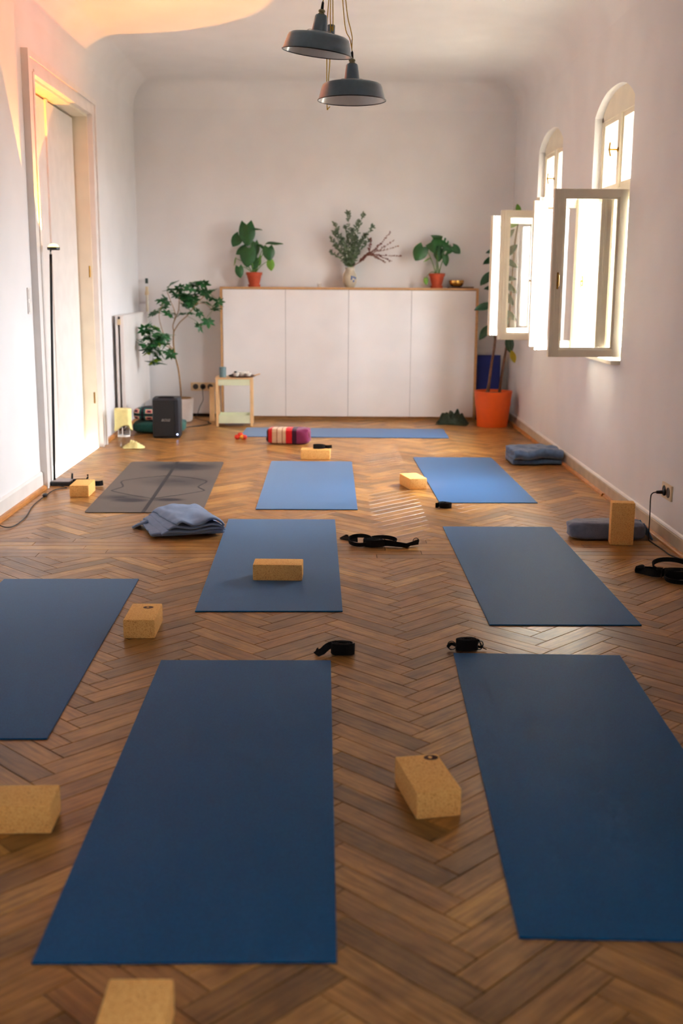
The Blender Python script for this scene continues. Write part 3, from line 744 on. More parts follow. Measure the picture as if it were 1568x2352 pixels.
for s in (-1, 1):
    pts = [(.0, -.52), (s * .15, -.40), (s * .285, -.27), (s * .292, -.22), (s * .25, -.12), (s * .262, -.03), (s * .285, .06), (s * .27, .14), (s * .15, .25), (0, .33)]
    flatline(spline(pts, 4), .011, 'alignment_line')

# ------------------------------------------------------------------ cork blocks
bm_block = MB().box((0, 0, .0375), (.225, .12, .075), ch=.006).mesh('cork_block')
def block(loc, ang, label, stand=False, mark=None, side=False):
    o = thing('cork_block', label, 'yoga block', loc, ang, 'cork yoga blocks')
    p = link('body', bm_block, 'cork', o, R(50))
    if stand: p.rotation_euler = (0, R(90), 0); p.location = (-.0375, 0, .1125)
    if side: p.rotation_euler = (R(90), 0, 0); p.location = (0, .0375, .06)
    if mark:
        mk = MB().lathe([(0, 0), (.016, 0), (.016, .0006), (0, .0006)], 24, T=Matrix.Diagonal((1, 1.25, 1, 1))).build('printed_mark', 'corkmark', o, loc=(mark[0], mark[1], .0748))
        MB().lathe([(0, 0), (.006, 0), (.006, .0005), (0, .0005)], 16, T=Matrix.Diagonal((1.2, .9, 1, 1))).build('emblem', 'cork', mk, loc=(.001, .002, .0005))
    return o
def blk_from(fl_, fr_, depth, **k):                 # near-bottom-left and near-bottom-right corners on the floor, depth of block away from camera
    a = math.atan2(fr_[1] - fl_[1], fr_[0] - fl_[0]); mx, my = (fl_[0] + fr_[0]) / 2, (fl_[1] + fr_[1]) / 2
    return (mx - math.sin(a) * depth / 2, my + math.cos(a) * depth / 2), a
c_, a_ = blk_from((-.343, 4.947), (-.117, 4.942), .12)
block((c_[0], c_[1], .005), a_, 'cork block lying on the blue mat in the middle')
c_, a_ = blk_from((.234, 2.640), (.337, 2.660), .225)
block((c_[0], c_[1], 0), a_ + R(90), 'tilted cork block in the foreground between the two front blue mats', mark=(.088, -.035))
c_, a_ = blk_from((-.778, 4.110), (-.662, 4.111), .225)
block((c_[0], c_[1], 0), a_ + R(90), 'cork block with a dark printed oval beside the left blue mat', mark=(.055, -.012))
block((-.682 - .1125, 2.571 + .05, 0), R(1.5), 'cork block cut off by the left edge, low in the picture')
block((-.342, 1.755, 0), R(90), 'closest cork block, cut off by the bottom edge')
c_, a_ = blk_from((.532, 7.262), (.640, 7.282), .225)
block((c_[0], c_[1], 0), R(90) + R(14), 'cork block touching the far right blue mat')
c_, a_ = blk_from((-.212, 8.539), (.007, 8.530), .12)
block((c_[0], c_[1], 0), a_, 'cork block carrying a rolled black strap')
c_, a_ = blk_from((-1.624, 6.959), (-1.512, 6.961), .225)
block((c_[0], c_[1], 0), a_ + R(90), 'cork block beside the base of the floor lamp')
block((1.537, 5.735, 0), R(-7), 'cork block standing upright in front of the grey blanket roll')
# turn the upright one: width 12 cm faces the camera
up = [o for o in bpy.data.objects if o.get('label', '').startswith('cork block standing')][0]
pb = up.children[0]; pb.rotation_euler = (0, R(90), R(90)); pb.location = (0, -.0375, .1125)

# ------------------------------------------------------------------ straps
def coil(a, b_, turns, h, z0=0, r0=.35, ph=0, wob=.004, seed=0):
    pts = []; n = int(turns * 26)
    for i in range(n + 1):
        t = ph + 2 * math.pi * turns * i / n; k = r0 + (1 - r0) * i / n
        w_ = wob * noise.noise((math.cos(t) * 1.3, math.sin(t) * 1.3, seed + i * .03))
        pts.append((a * k * math.cos(t) + w_, b_ * k * math.sin(t) + w_, z0 + h / 2 + .003 * noise.noise((i * .11, seed, 0)) + .003))
    return pts
def strap(loc, rotz, label, a=.045, b_=.028, turns=4, h=.036, tails=(), loops=(), buckle=None, seed=1, r0=.3):
    o = thing('yoga_strap', label, 'yoga strap', loc, rotz, 'black yoga straps')
    P = coil(a, b_, turns, h, seed=seed, r0=r0); up = [(0, 0, 1)] * len(P)
    MB().ribbon(P, up, h, .003).build('coil', 'strap', o)
    for lp in loops:                                 # closed loops (cx, cy, rx, ry, tilt)
        cx, cy, rx, ry, tl = lp
        P = []; U = []
        for i in range(31):
            t = 2 * math.pi * i / 30; z = .013 + tl * (1 + math.sin(t)); P.append((cx + rx * math.cos(t), cy + ry * math.sin(t), z)); U.append((math.cos(t) * .25, math.sin(t) * .25, 1))
        MB().ribbon(P, U, .021, .004).build('loop', 'strap', o)
    for tl in tails:
        pts = spline(tl['p'], 6); n = len(pts)
        U = []
        for i in range(n):
            t = i / (n - 1); a0, a1 = tl.get('tw', (0, 0)); an = R(a0 + (a1 - a0) * t)
            d = (pts[min(i + 1, n - 1)] - pts[max(i - 1, 0)]).normalized(); sd = d.cross(Vector((0, 0, 1))).normalized()
            U.append(Vector((0, 0, 1)) * math.cos(an) + sd * math.sin(an))
            pts[i].z = max(pts[i].z, abs(math.cos(an)) * tl.get('w', .034) / 2 + .0025)
        MB().ribbon(pts, U, tl.get('w', .034), .003).build('tail', 'strap', o)
    if buckle:
        for (dx, dy, dz, an) in buckle:
            b = MB(); ring = [(.016 * math.cos(2 * math.pi * k / 16), 0, .02 + .016 * math.sin(2 * math.pi * k / 16)) for k in range(17)]
            b.tube(ring, .002, 6); b.build('ring', 'lampblack', o, True, loc=(dx, dy, dz), rot=(0, 0, an))
    return o
strap((-.075, 8.60, .075), 0, 'black strap rolled up on top of a cork block', a=.048, b_=.03, turns=4, h=.030, tails=[dict(p=[(.045, 0, .016), (.07, -.01, .015), (.1, -.006, .018)], w=.026)], seed=3)
strap((.708, 6.672, 0), 0, 'small coiled black strap at the corner of the far right mat', a=.042, b_=.03, turns=3.5, h=.030, tails=[dict(p=[(-.04, -.005, .016), (-.06, -.012, .016)], w=.03)], seed=5)
strap((.235, 5.655, 0), R(-8), 'black strap with long loose ends beside the middle blue mat', a=.058, b_=.036, turns=4, h=.036,
      loops=[(-.072, .012, .060, .045, .014), (.045, .03, .07, .03, .012)], tails=[dict(p=[(.04, .01, .02), (.1, -.01, .02), (.16, -.015, .012), (.19, -.005, .01)], tw=(0, 60)), dict(p=[(.15, .01, .008), (.19, .015, .016), (.228, .05, .02)], w=.028, tw=(70, 0)), dict(p=[(-.09, .05, .02), (-.14, .10, .012), (-.185, .14, .008)], w=.026, tw=(0, 80)), dict(p=[(-.19, .14, .008), (-.165, .165, .012), (-.15, .15, .008)], w=.02, tw=(60, 20))],
      buckle=[(.215, .055, .003, .3)], seed=8)
strap((.052, 3.935, 0), R(-4), 'rolled black strap with a short tail above the foreground mat', a=.045, b_=.026, turns=5, h=.042,
      tails=[dict(p=[(-.02, .014, .035), (-.05, .006, .028), (-.075, -.012, .010), (-.092, -.03, .006)], w=.026, tw=(0, 70)), dict(p=[(-.085, -.02, .006), (-.095, -.005, .010), (-.088, .008, .012)], w=.018, tw=(40, 0))], seed=11)
strap((.516, 3.985, 0), R(4), 'tangled black strap at the top corner of the front right mat', a=.042, b_=.026, turns=5, h=.042,
      tails=[dict(p=[(.03, .012, .03), (.05, .016, .03), (.058, .0, .012), (.072, -.012, .006)], w=.010, tw=(0, 70)), dict(p=[(-.04, 0, .02), (-.055, .012, .022), (-.07, .0, .014), (-.062, -.014, .008)], w=.012, tw=(0, 60)), dict(p=[(.04, 0, .014), (.055, -.01, .014), (.064, .006, .02)], w=.008)],
      buckle=[(.05, -.006, .0, .6), (-.055, .0, .0, -.4)], seed=14)
strap((1.62, 5.03, 0), R(6), 'black strap with large loops at the right edge beside the wall cable', a=.075, b_=.042, turns=3.5, h=.038,
      loops=[(.02, .11, .090, .075, .016), (-.005, -.06, .075, .06, .004)], tails=[dict(p=[(-.07, .02, .02), (-.10, .03, .02), (-.125, .08, .016), (-.15, .12, .012)], tw=(0, 40)), dict(p=[(-.16, .11, .006), (-.13, .10, .018), (-.12, .14, .022), (-.14, .16, .008)], w=.03, tw=(20, 60)), dict(p=[(-.04, .07, .024), (-.09, .10, .022), (-.14, .13, .02)], w=.022)], seed=17)
strap((-1.645, 7.385, 0), R(-6), 'black strap between the lamp base and its cork block', a=.062, b_=.035, turns=4, h=.036,
      tails=[dict(p=[(.055, 0, .02), (.09, -.03, .018), (.125, -.03, .018), (.15, -.01, .022)], w=.034), dict(p=[(.025, .02, .03), (.035, .03, .05), (.032, .034, .068)], w=.012)], seed=21)

# ------------------------------------------------------------------ blankets and cloths
def folded(name, W, D, layers, t, seed, wob=.012, loose=.02, nu=26, nv=24, sag=.0, gap=1.25, arch=0):
    """a cloth folded back and forth `layers` times along y (folds towards -y / +y), W along x"""
    segs = []
    for k in range(layers):
        z = t * .6 + k * t * gap; r_ = (rnd_(seed + k) - .5) * loose
        a, c = (-D / 2 + r_, D / 2 - r_ * .5)
        row = [(a + (c - a) * i / nv, z) for i in range(nv + 1)]
        if k % 2: row.reverse()
        segs += row
        if k < layers - 1:
            y1 = row[-1][0]; s = 1 if k % 2 == 0 else -1
            for i in range(1, 5):
                an = math.pi * i / 5; segs.append((y1 + s * math.sin(an) * t * gap * .62, z + t * gap * (1 - math.cos(an)) / 2))
    n = len(segs) - 1
    def fn(u, v):
        i = min(int(round(u * n)), n); y, z = segs[i]; x = (v - .5) * W
        zz = z / (layers * t * gap)
        dz = wob * zz * (noise.noise((x * 7, y * 7, seed)) + .5 * noise.noise((x * 17, y * 15, seed + 3)))
        dx = .012 * noise.noise((z * 40, y * 4, seed + 9)) * (1 if abs(v - .5) > .2 else .4)
        dy = .014 * noise.noise((x * 6, z * 30, seed + 5))
        return (x * (1 + arch * (zz - .5)) + dx, y + dy, max(.6 * t, z + dz + sag * zz * (1 - (2 * v - 1) ** 2)))
    me = grid(fn, n, 30, name, (n / (2 * nv), 1))
    return me
def rnd_(s): return random.Random(s * 91 + 5).random()
def rbox(W, D, H, e=.32, nu=40, nv=24, seed=0, wr=.004):
    """soft rounded box (superellipsoid) lying on z = 0"""
    def sp(v, e_): return math.copysign(abs(v) ** e_, v)
    b = MB(); vs = []; fs = []
    for i in range(nv + 1):
        f = -math.pi / 2 + math.pi * i / nv
        for j in range(nu):
            a = 2 * math.pi * j / nu
            x, y, z = sp(math.cos(f), e) * sp(math.cos(a), e), sp(math.cos(f), e) * sp(math.sin(a), e), sp(math.sin(f), e)
            k = 1 + wr * 10 * noise.noise((x * 3, y * 3, z * 3 + seed))
            vs.append((x * W / 2 * k, y * D / 2 * k, max(0, (z + 1) * H / 2 * k)))
    for i in range(nv):
        for j in range(nu): fs.append((i * nu + j, i * nu + (j + 1) % nu, (i + 1) * nu + (j + 1) % nu, (i + 1) * nu + j))
    return b.add(vs, fs)
bl = thing('blanket', 'blue ribbed knit blanket folded loosely beside the middle mat', 'blanket', (-.78, 6.0, 0), 0, 'blue blankets')
def quad_sheet(name, A, B_, C, D, bulge, seed, rip=.008, roll=(0, 0, 0, 0), nu=34, nv=30, uvs=(1, 1), wave=0):
    """cloth layer spanning four corners A (back left) B (back right) C (front right) D (front left); roll: how far the left/right/back/front rims curl down"""
    A, B_, C, D = (Vector(p) - Vector((-.78, 6.0, 0)) for p in (A, B_, C, D))
    def fn(u, v):
        p = A * (1 - u) * (1 - v) + B_ * u * (1 - v) + C * u * v + D * (1 - u) * v
        z = p.z + bulge * math.sin(math.pi * min(1, max(0, u))) * math.sin(math.pi * v) ** .6
        z += rip * noise.noise((p.x * 9, p.y * 9, seed)) + rip * .5 * noise.noise((p.x * 21, p.y * 21, seed + 2))
        for t, k in ((u, roll[0]), (1 - u, roll[1]), (v, roll[2]), (1 - v, roll[3])):
            if k: q_ = max(0, .13 - t) / .13; z -= k * q_ * q_
        if wave: z += wave * math.sin(u * 9 + 1) * v ** 6; p.y += wave * .6 * math.sin(u * 7) * v ** 4
        return (p.x + .006 * noise.noise((v * 6, seed, u * 2)), p.y + .006 * noise.noise((u * 6, seed + 1, v * 2)), max(.007, z))
    o = link(name, grid(fn, nu, nv, name, uvs), 'knit', bl, True); solidify(o, .011, -1); return o
quad_sheet('layer', (-1.035, 6.10, .012), (-.72, 6.24, .012), (-.565, 5.90, .012), (-.93, 5.80, .012), .0, 1, .003)
quad_sheet('layer', (-1.045, 6.13, .030), (-.73, 6.26, .028), (-.555, 5.875, .026), (-.935, 5.79, .024), .004, 5, .004, (.008, .004, .008, .002))
quad_sheet('layer', (-1.030, 6.14, .054), (-.735, 6.27, .046), (-.552, 5.865, .042), (-.875, 5.785, .032), .006, 9, .005, (.014, .006, .012, .002), wave=.004)
quad_sheet('layer', (-1.000, 6.155, .076), (-.74, 6.28, .066), (-.556, 5.862, .056), (-.835, 5.79, .052), .008, 13, .006, (.016, .008, .016, .0), wave=.008)
quad_sheet('top_fold', (-.985, 6.160, .094), (-.745, 6.285, .090), (-.560, 5.862, .078), (-.795, 5.795, .078), .020, 17, .012, (.016, .012, .03, .004), wave=.014)
def hemflap(u, v): return (-.215 - .085 * u + .02 * v, .02 + .10 * v + .03 * u, max(.007, .040 * (1 - u) + .006 + .004 * noise.noise((u * 5, v * 5, 7))))
o = link('hem', grid(hemflap, 8, 10, 'hem', (.5, .6)), 'knit', bl, True); solidify(o, .011)

bl = thing('blanket', 'thick blue fleece blanket folded by the right baseboard, beyond the windows side mat', 'blanket', (1.558, 8.43, 0), R(4), 'blue blankets')
o = link('folded_cloth', folded('folded_cloth', .37, .25, 3, .038, 23, .026, .03, sag=.012, gap=1.0), 'fleece', bl, True); solidify(o, .032)
bl = thing('blanket', 'pale grey blue blanket rolled lengthwise behind the upright cork block', 'blanket', (1.49, 5.872, 0), R(-2))
rbox(.41, .15, .098, .42, 48, 24, 31, .005).build('roll', 'greyfleece', bl, True)
def rend(u, v): return (.19 + .05 * u, -.055 + .12 * v, max(.006, .07 * (1 - u * .9) + .02 * math.sin(v * 9 + u * 4) * (1 - u * .6)))
o = link('loose_end', grid(rend, 8, 14, 'loose_end', (.4, .6)), 'fleece', bl, True); solidify(o, .010)

bo = thing('bolster', 'red, cream and purple striped bolster lying at the crosswise mat', 'cushion', (-.335, 9.40, 0), R(-6))
rbox(.365, .17, .135, .38, seed=3, wr=.006).build('cover', 'bolster', bo, True)
MB().tube([(.17, -.05, .03), (.181, -.055, .07), (.172, -.05, .11)], .004).build('end_seam', 'dryred', bo, True)
ty = thing('knitted_ball', 'small red and orange wool ball beside the crosswise mat', 'toy', (-.762, 9.63, 0))
for k, (dx, m_) in enumerate([(-.026, 'toy_red'), (.02, 'toy_orange'), (.0, 'toy_red'), (.034, 'toy_red')]):
    rbox(.05, .045, .042, .9, 16, 10, k, .01).build('lump', m_, ty, True, loc=(dx, -.01 * (k % 2), .018 if k == 2 else 0))

def crumple(W, D, H, seed, name, m_, loc, rotz, label, cat, pk=2.2):
    def fn(u, v):
        x, y = (u - .5), (v - .5); r_ = math.hypot(x, y) * 2
        e = 1 + .35 * noise.noise((math.atan2(y, x) * 1.2, seed, 1))
        z = max(0, 1 - r_ ** pk) * H * (.55 + .9 * abs(noise.noise((x * 5, y * 5, seed))) + .4 * noise.noise((x * 11, y * 11, seed + 4)))
        return (x * W * e, y * D * e, max(.003, z))
    o = link(name, grid(fn, 30, 30, name), m_, None, True, loc, (0, 0, rotz)); solidify(o, .004, 1); tag(o, label, cat); return o
crumple(.17, .13, .06, 3, 'cloth', 'yellowcloth', (-1.585, 9.09, 0), .2, 'crumpled pale yellow cloth lying on the floor before the speaker', 'cloth')
crumple(.30, .20, .13, 8, 'cloth', 'greencloth', (1.20, 10.78, 0), -.25, 'dark green cloth heaped on the floor left of the orange pot', 'cloth', 3)
crumple(.16, .18, .2, 12, 'cloth', 'greencloth', (1.685, 10.93, 0), .1, 'dark cloth bundled in the corner behind the orange pot, standing in for shadow too', 'cloth', 3)  # bundle stands for the dark cloth and the shadow beside the pot

# ------------------------------------------------------------------ clear bottle with a yellow cloth over it
jr = thing('plastic_bottle', 'clear plastic bottle standing under a pale yellow cloth', 'bottle', (-1.675, 9.14, 0))
MB().lathe([(0, .002), (.044, .002), (.048, .008), (.048, .09), (.047, .10), (.048, .11), (.047, .16), (.040, .20), (.018, .235), (.016, .27)], 24).build('body', 'jarglass', jr, True)
MB().lathe([(.0485, .088), (.0505, .088), (.0505, .102), (.0485, .102)], 24, closed=True).build('band', 'paint', jr, True)
for a in (20, 160, 270): MB().box((.0492 * math.cos(R(a)), .0492 * math.sin(R(a)), .135), (.006, .006, .07), None).build('rib', 'paint', jr)
MB().lathe([(0, .27), (.018, .27), (.018, .30), (0, .302)], 20).build('cap', 'paint', jr, SM)
def drape(u, v):
    a = 2 * math.pi * u; k = min(1, v * 3.2); sq = (abs(math.cos(a)) ** 5 + abs(math.sin(a)) ** 5) ** -.2
    r_ = (.004 + .056 * k) * (1 + (sq - 1) * .8) + .006 * v * math.sin(a * 6 + 1) + .008 * v * noise.noise((math.cos(a) * 2, math.sin(a) * 2, v * 2))
    return (r_ * 1.08 * math.cos(a), r_ * math.sin(a), .318 - .004 * k - .155 * max(0, v - .3) / .7 * (1 + .18 * math.sin(a * 2 + .6)) + .006 * noise.noise((math.cos(a) * 3, math.sin(a) * 3, 4)))
o = link('cloth', grid(drape, 64, 20, 'cloth'), 'yellowcloth', None, True, (-1.678, 9.14, 0)); solidify(o, .003)
tag(o, 'pale yellow cloth draped over the clear plastic bottle', 'cloth')

# ------------------------------------------------------------------ crochet cushion and the teal one beneath
def granny_mat():
    m, nt, p = newmat('granny_square_crochet'); L = nt.links
    tc = node(nt, 'ShaderNodeTexCoord'); mp = node(nt, 'ShaderNodeMapping'); mp.inputs['Scale'].default_value = (3.4, 3.4, 2.0); mp.inputs['Location'].default_value = (.25, .3, .0)
    L.new(tc.outputs['Generated'], mp.inputs['Vector'])
    fr = node(nt, 'ShaderNodeVectorMath', operation='FRACTION'); L.new(mp.outputs[0], fr.inputs[0])
    sb = node(nt, 'ShaderNodeVectorMath', operation='SUBTRACT'); sb.inputs[1].default_value = (.5, .5, .5); L.new(fr.outputs[0], sb.inputs[0])
    ab = node(nt, 'ShaderNodeVectorMath', operation='ABSOLUTE'); L.new(sb.outputs[0], ab.inputs[0])
    sp = node(nt, 'ShaderNodeSeparateXYZ'); L.new(ab.outputs[0], sp.inputs[0])
    mx = node(nt, 'ShaderNodeMath', operation='MAXIMUM'); L.new(sp.outputs[0], mx.inputs[0]); L.new(sp.outputs[2], mx.inputs[1])
    r = node(nt, 'ShaderNodeValToRGB'); r.color_ramp.interpolation = 'CONSTANT'; e = r.color_ramp.elements
    e[0].position = 0; e[0].color = col4(S(40, 34, 60)); e[1].position = .40; e[1].color = col4(S(24, 26, 38))
    for pos, c in [(.12, (222, 120, 120)), (.20, (232, 205, 180)), (.28, (30, 96, 92))]:
        k = e.new(pos); k.color = col4(S(*c))
    L.new(mx.outputs[0], r.inputs['Fac']); L.new(r.outputs['Color'], p.inputs['Base Color']); p.inputs['Roughness'].default_value = .95
    return m
M['granny'] = granny_mat()
o = rbox(.46, .36, .11, .5, seed=6, wr=.004).build('floor_cushion', 'tealcloth', None, True, loc=(-1.525, 10.12, 0)); tag(o, 'flat teal floor cushion under the crocheted one, behind the speaker', 'cushion')
o = rbox(.42, .32, .12, .6, seed=9, wr=.004).build('crochet_cushion', 'granny', None, True, loc=(-1.54, 10.11, .108)); tag(o, 'dark crocheted cushion with coloured squares behind the speaker', 'cushion')

# ------------------------------------------------------------------ loudspeaker
sp = thing('loudspeaker', 'black portable loudspeaker with a small blue light on the floor', 'loudspeaker', (-1.405, 9.67, 0), R(2))
def rrect(w, d, r_, n=5):
    P = []
    for (sx, sy, a0) in ((1, 1, 0), (-1, 1, 90), (-1, -1, 180), (1, -1, 270)):
        for k in range(n): a = R(a0 + k * 90 / (n - 1)); P.append((sx * (w / 2 - r_) + r_ * math.cos(a), sy * (d / 2 - r_) + r_ * math.sin(a)))
    return P
def loft(rings):
    b = MB(); n = len(rings[0]); vs = [p for r_ in rings for p in r_]; fs = []
    for k in range(len(rings) - 1):
        for j in range(n): fs.append((k * n + j, k * n + (j + 1) % n, k * n + n + (j + 1) % n, k * n + n + j))
    fs.append(tuple(range(n))[::-1]); fs.append(tuple((len(rings) - 1) * n + j for j in range(n))); return b.add(vs, fs)
rg = [[(x * s, y * s + .12, z) for x, y in rrect(.238, .235, .03)] for z, s in ((.0, .93), (.008, .97), (.03, 1.0), (.31, 1.0), (.335, .985), (.345, .94))]
loft(rg).build('shell', 'speaker', sp, SM)
g_ = MB().box((-.018, -.0005, .175), (.182, .010, .315), ch=.004).build('grille', 'grille', sp)
MB().box((.094, -.001, .175), (.030, .008, .318), ch=.003).build('side_strip', 'speaker', sp)
MB().tube(spline([(-.07, .05, .343), (-.04, .05, .352), (.04, .05, .352), (.07, .05, .343)], 5), .008).build('handle', 'black', sp, True)
MB().lathe([(0, 0), (.0065, 0), (.0065, .003), (0, .003)], 14, T=Matrix.Translation((.096, -.004, .035)) @ Matrix.Rotation(R(90), 4, 'X')).build('power_light', 'led', sp)
fc = bpy.data.curves.new('lettering', 'FONT'); fc.body = 'BOSE'; fc.size = .030; fc.align_x = 'CENTER'; fc.align_y = 'CENTER'; fc.extrude = .001; fc.shear = .35; fc.space_character = 1.1
tmp = bpy.data.objects.new('lettering_outline', fc); COL.objects.link(tmp); bpy.context.view_layer.update()
lme = bpy.data.meshes.new_from_object(tmp.evaluated_get(bpy.context.evaluated_depsgraph_get())); bpy.data.objects.remove(tmp)
fo = bpy.data.objects.new('lettering', lme); COL.objects.link(fo); fo.parent = sp; fo.location = (-.003, -.0062, .158); fo.rotation_euler = (R(90), 0, 0)
lme.materials.clear(); lme.materials.append(M['logo']); fo['label'] = 'silver lettering BOSE'

# ------------------------------------------------------------------ side table with its things
tb = thing('side_table', 'small pale pine side table with two mint green trays', 'side table', (-.889, 10.635, 0), R(2))
TW, TD, TH = .345, .27, .455; lg = .024
for sx in (-1, 1):
    for sy in (-1, 1): MB().box((sx * (TW / 2 - lg / 2), sy * (TD / 2 - lg / 2), (TH - .012) / 2), (lg, lg, TH - .012), ch=.002).build('leg', 'tablewood', tb)
MB().box((0, 0, TH - .006), (TW + .006, TD + .006, .012), ch=.002).build('top_frame', 'tablewood', tb)
def tray(z, h):
    b = MB(); iw, idp = TW - 2 * lg + .004, TD - .004
    b.box((0, 0, z + .003), (TW - 2 * lg - .002, TD - .01, .004))
    for s in (-1, 1): b.box((0, s * (TD / 2 - .006), z + h / 2), (TW - 2 * lg - .002, .004, h)); b.box((s * (TW / 2 - lg - .004), 0, z + h / 2), (.004, TD - .012, h))
    return b.build('tray', 'mint', tb)
tray(.385, .056); tray(.03, .075)
cu = thing('cup', 'teal grey cup without a handle on the side table', 'cup', (-.993, 10.56, TH))
MB().lathe([(0, .001), (.028, .001), (.031, .004), (.033, .094), (.0325, .096), (.030, .094), (.028, .01), (0, .008)], 28).build('body', 'cup', cu, SM)
tr = thing('serving_tray', 'round dark tray with a turned up rim on the side table', 'tray', (-.815, 10.63, TH))
MB().lathe([(0, .001), (.105, .001), (.125, .008), (.128, .014), (.122, .012), (.103, .006), (0, .006)], 36).build('plate', 'darkwood', tr, SM)
MB().tube(spline([(.11, -.01, .012), (.14, -.012, .022), (.168, -.012, .03)], 4), .006).build('handle', 'tablewood', tr, True)
for k, (dx, dy, rr_, h) in enumerate([(-.055, -.04, .030, .036), (.0, -.015, .036, .042), (.055, -.03, .034, .034), (.03, .045, .03, .04)]):
    c = thing('tea_bowl', ['small cream bowl tipped beside the black spoon on the tray', 'taller white bowl in the middle of the tray', 'low white bowl at the right of the tray', 'white bowl at the back of the tray'][k], 'bowl', (-.815 + dx, 10.63 + dy, TH + .0065), 0, 'white bowls on the tray')
    MB().lathe([(0, .0), (rr_ * .5, .0), (rr_ * .85, h * .4), (rr_, h), (rr_ * .94, h), (rr_ * .75, h * .4), (0, h * .12)], 24).build('body', 'ceramic', c, SM)
sn = thing('spoon', 'black spoon resting on the round tray beside the cup', 'spoon', (-.91, 10.585, TH + .010))
MB().tube([(-.03, 0, .004), (.0, 0, .012), (.03, 0, .03)], .006).build('stem', 'black', sn, True)
rbox(.028, .026, .024, .9, 14, 10, 1, 0).build('bowl', 'black', sn, True, loc=(.034, 0, .024))
bd = MB().box((0, 0, .165), (.05, .012, .33), ch=.002).build('board', 'tablewood', None, loc=(-1.135, 10.93, 0)); tag(bd, 'narrow pale wooden board standing behind the side table', 'board')

# ------------------------------------------------------------------ sockets and cables
def socket_plate(name, n, label, T, w=.081):
    s = thing(name, label, 'socket'); s.matrix_world = T      # local: x along the plate, y out of the wall
    MB().box((0, .005, 0), (w * n, .010, w), ch=.002).build('plate', 'socket', s)
    for k in range(n):
        x = (k - (n - 1) / 2) * w * .9
        MB().lathe([(.0275, .0), (.0275, .003), (.022, .0032), (.019, .001), (0, .001)], 24, T=Matrix.Translation((x, .0095, 0)) @ Matrix.Rotation(R(-90), 4, 'X')).build('insert', 'socketdark', s, SM)
    return s
sk = socket_plate('wall_socket', 3, 'beige triple wall socket low on the end wall', Matrix.Translation((-1.262, YB, .30)) @ Matrix.Rotation(R(180), 4, 'Z'))
sk2 = socket_plate('wall_socket', 2, 'beige double wall socket low on the right wall', Matrix.Translation((XR, 5.80, .268)) @ Matrix.Rotation(R(90), 4, 'Z') @ Matrix.Rotation(R(0), 4, 'Y'))
cb = thing('power_cable', 'black cable running from the end wall socket to the speaker', 'cable', (-1.262, YB - .03, .30))
MB().lathe([(0, 0), (.019, 0), (.019, .018), (.010, .034), (0, .034)], 16, T=Matrix.Translation((0, .016, 0)) @ Matrix.Rotation(R(90), 4, 'X')).build('plug', 'rubber', cb, SM)
P = spline([(0, -.02, -.004), (.002, -.03, -.06), (.004, -.03, -.13), (-.03, -.035, -.20), (-.05, -.08, -.27), (-.06, -.16, -.292), (.01, -.30, -.296), (.10, -.42, -.296), (.10, -.52, -.296), (.14, -.58, -.296), (.08, -.72, -.296), (-.04, -.85, -.296), (-.10, -1.0, -.296), (-.10, -1.18, -.29), (-.11, -1.28, -.26)], 6)
MB().tube(P, .0036, 6).build('cord', 'rubber', cb, True)
cb = thing('power_cable', 'black cable hanging from the right wall socket to the floor', 'cable', (XR - .012, 5.815, .262))
MB().lathe([(0, 0), (.019, 0), (.019, .008), (.010, .014), (.008, .045), (0, .045)], 16, T=Matrix.Rotation(R(-90), 4, 'Y')).build('plug', 'rubber', cb, SM)
P = spline([(-.045, 0, 0), (-.065, .0, -.006), (-.074, .0, -.03), (-.075, -.01, -.12), (-.078, -.02, -.20), (-.078, -.03, -.25), (-.07, -.06, -.2585), (-.06, -.22, -.2585), (-.055, -.36, -.2585), (-.02, -.46, -.25), (-.012, -.56, -.20), (-.012, -.62, -.1)], 6)
MB().tube(P, .0034, 6).build('cord', 'rubber', cb, True)

# light switches on the left wall
lsw = thing('light_switch', 'pair of flat white light switches beside the door', 'light switch', (XL, 7.17, 1.21))
for k in (-1, 1):
    pz = MB().box((.004, 0, k * .041), (.008, .081, .08), ch=.002).build('plate', 'paint', lsw)
    MB().box((.0095, 0, k * .041), (.004, .058, .058), ch=.001).build('rocker', 'paint', pz)

# ------------------------------------------------------------------ radiator
rd = thing('radiator', 'white flat panel radiator on the left wall beside the tree', 'radiator', (XL, 10.53, 0))
RL = 1.34
MB().box((.040, 0, .605), (.022, RL, .85), ch=.004).build('rear_panel', 'radiator', rd)
MB().box((.086, 0, .605), (.034, RL, .85), ch=.004).build('front_panel', 'radiator', rd)
MB().box((.063, 0, 1.036), (.082, RL, .010), ch=.002).build('top_grille', 'radiator', rd)
for yy in (-.5, .5): MB().box((.014, yy, .6), (.028, .04, .5)).build('bracket', 'radiator', rd)
MB().box((.062, -RL / 2 + .012, .985), (.03, .03, .05), ch=.003).build('vent', 'socket', rd)
MB().tube([(.062, RL / 2 - .1, .18), (.062, RL / 2 - .1, .002)], .010).build('pipe', 'paint', rd, True)
pp = thing('heating_pipe', 'cream heating pipe rising in the corner above the radiator', 'pipe', (-1.79, YB - .05, 1.0))
MB().tube([(0, 0, .0), (0, 0, .24)], .013).build('tube', 'winpaint', pp, True)
MB().lathe([(0, .0), (.02, .0), (.02, .03), (.014, .04), (.014, .08), (0, .08)], 16, (0, 0, .2)).build('valve', 'socket', pp, SM)
MB().box((0, 0, .335), (.026, .026, .05), ch=.004).build('cap', 'greencap', pp)
MB().box((0, .03, .13), (.02, .05, .02)).build('clip', 'paint', pp)

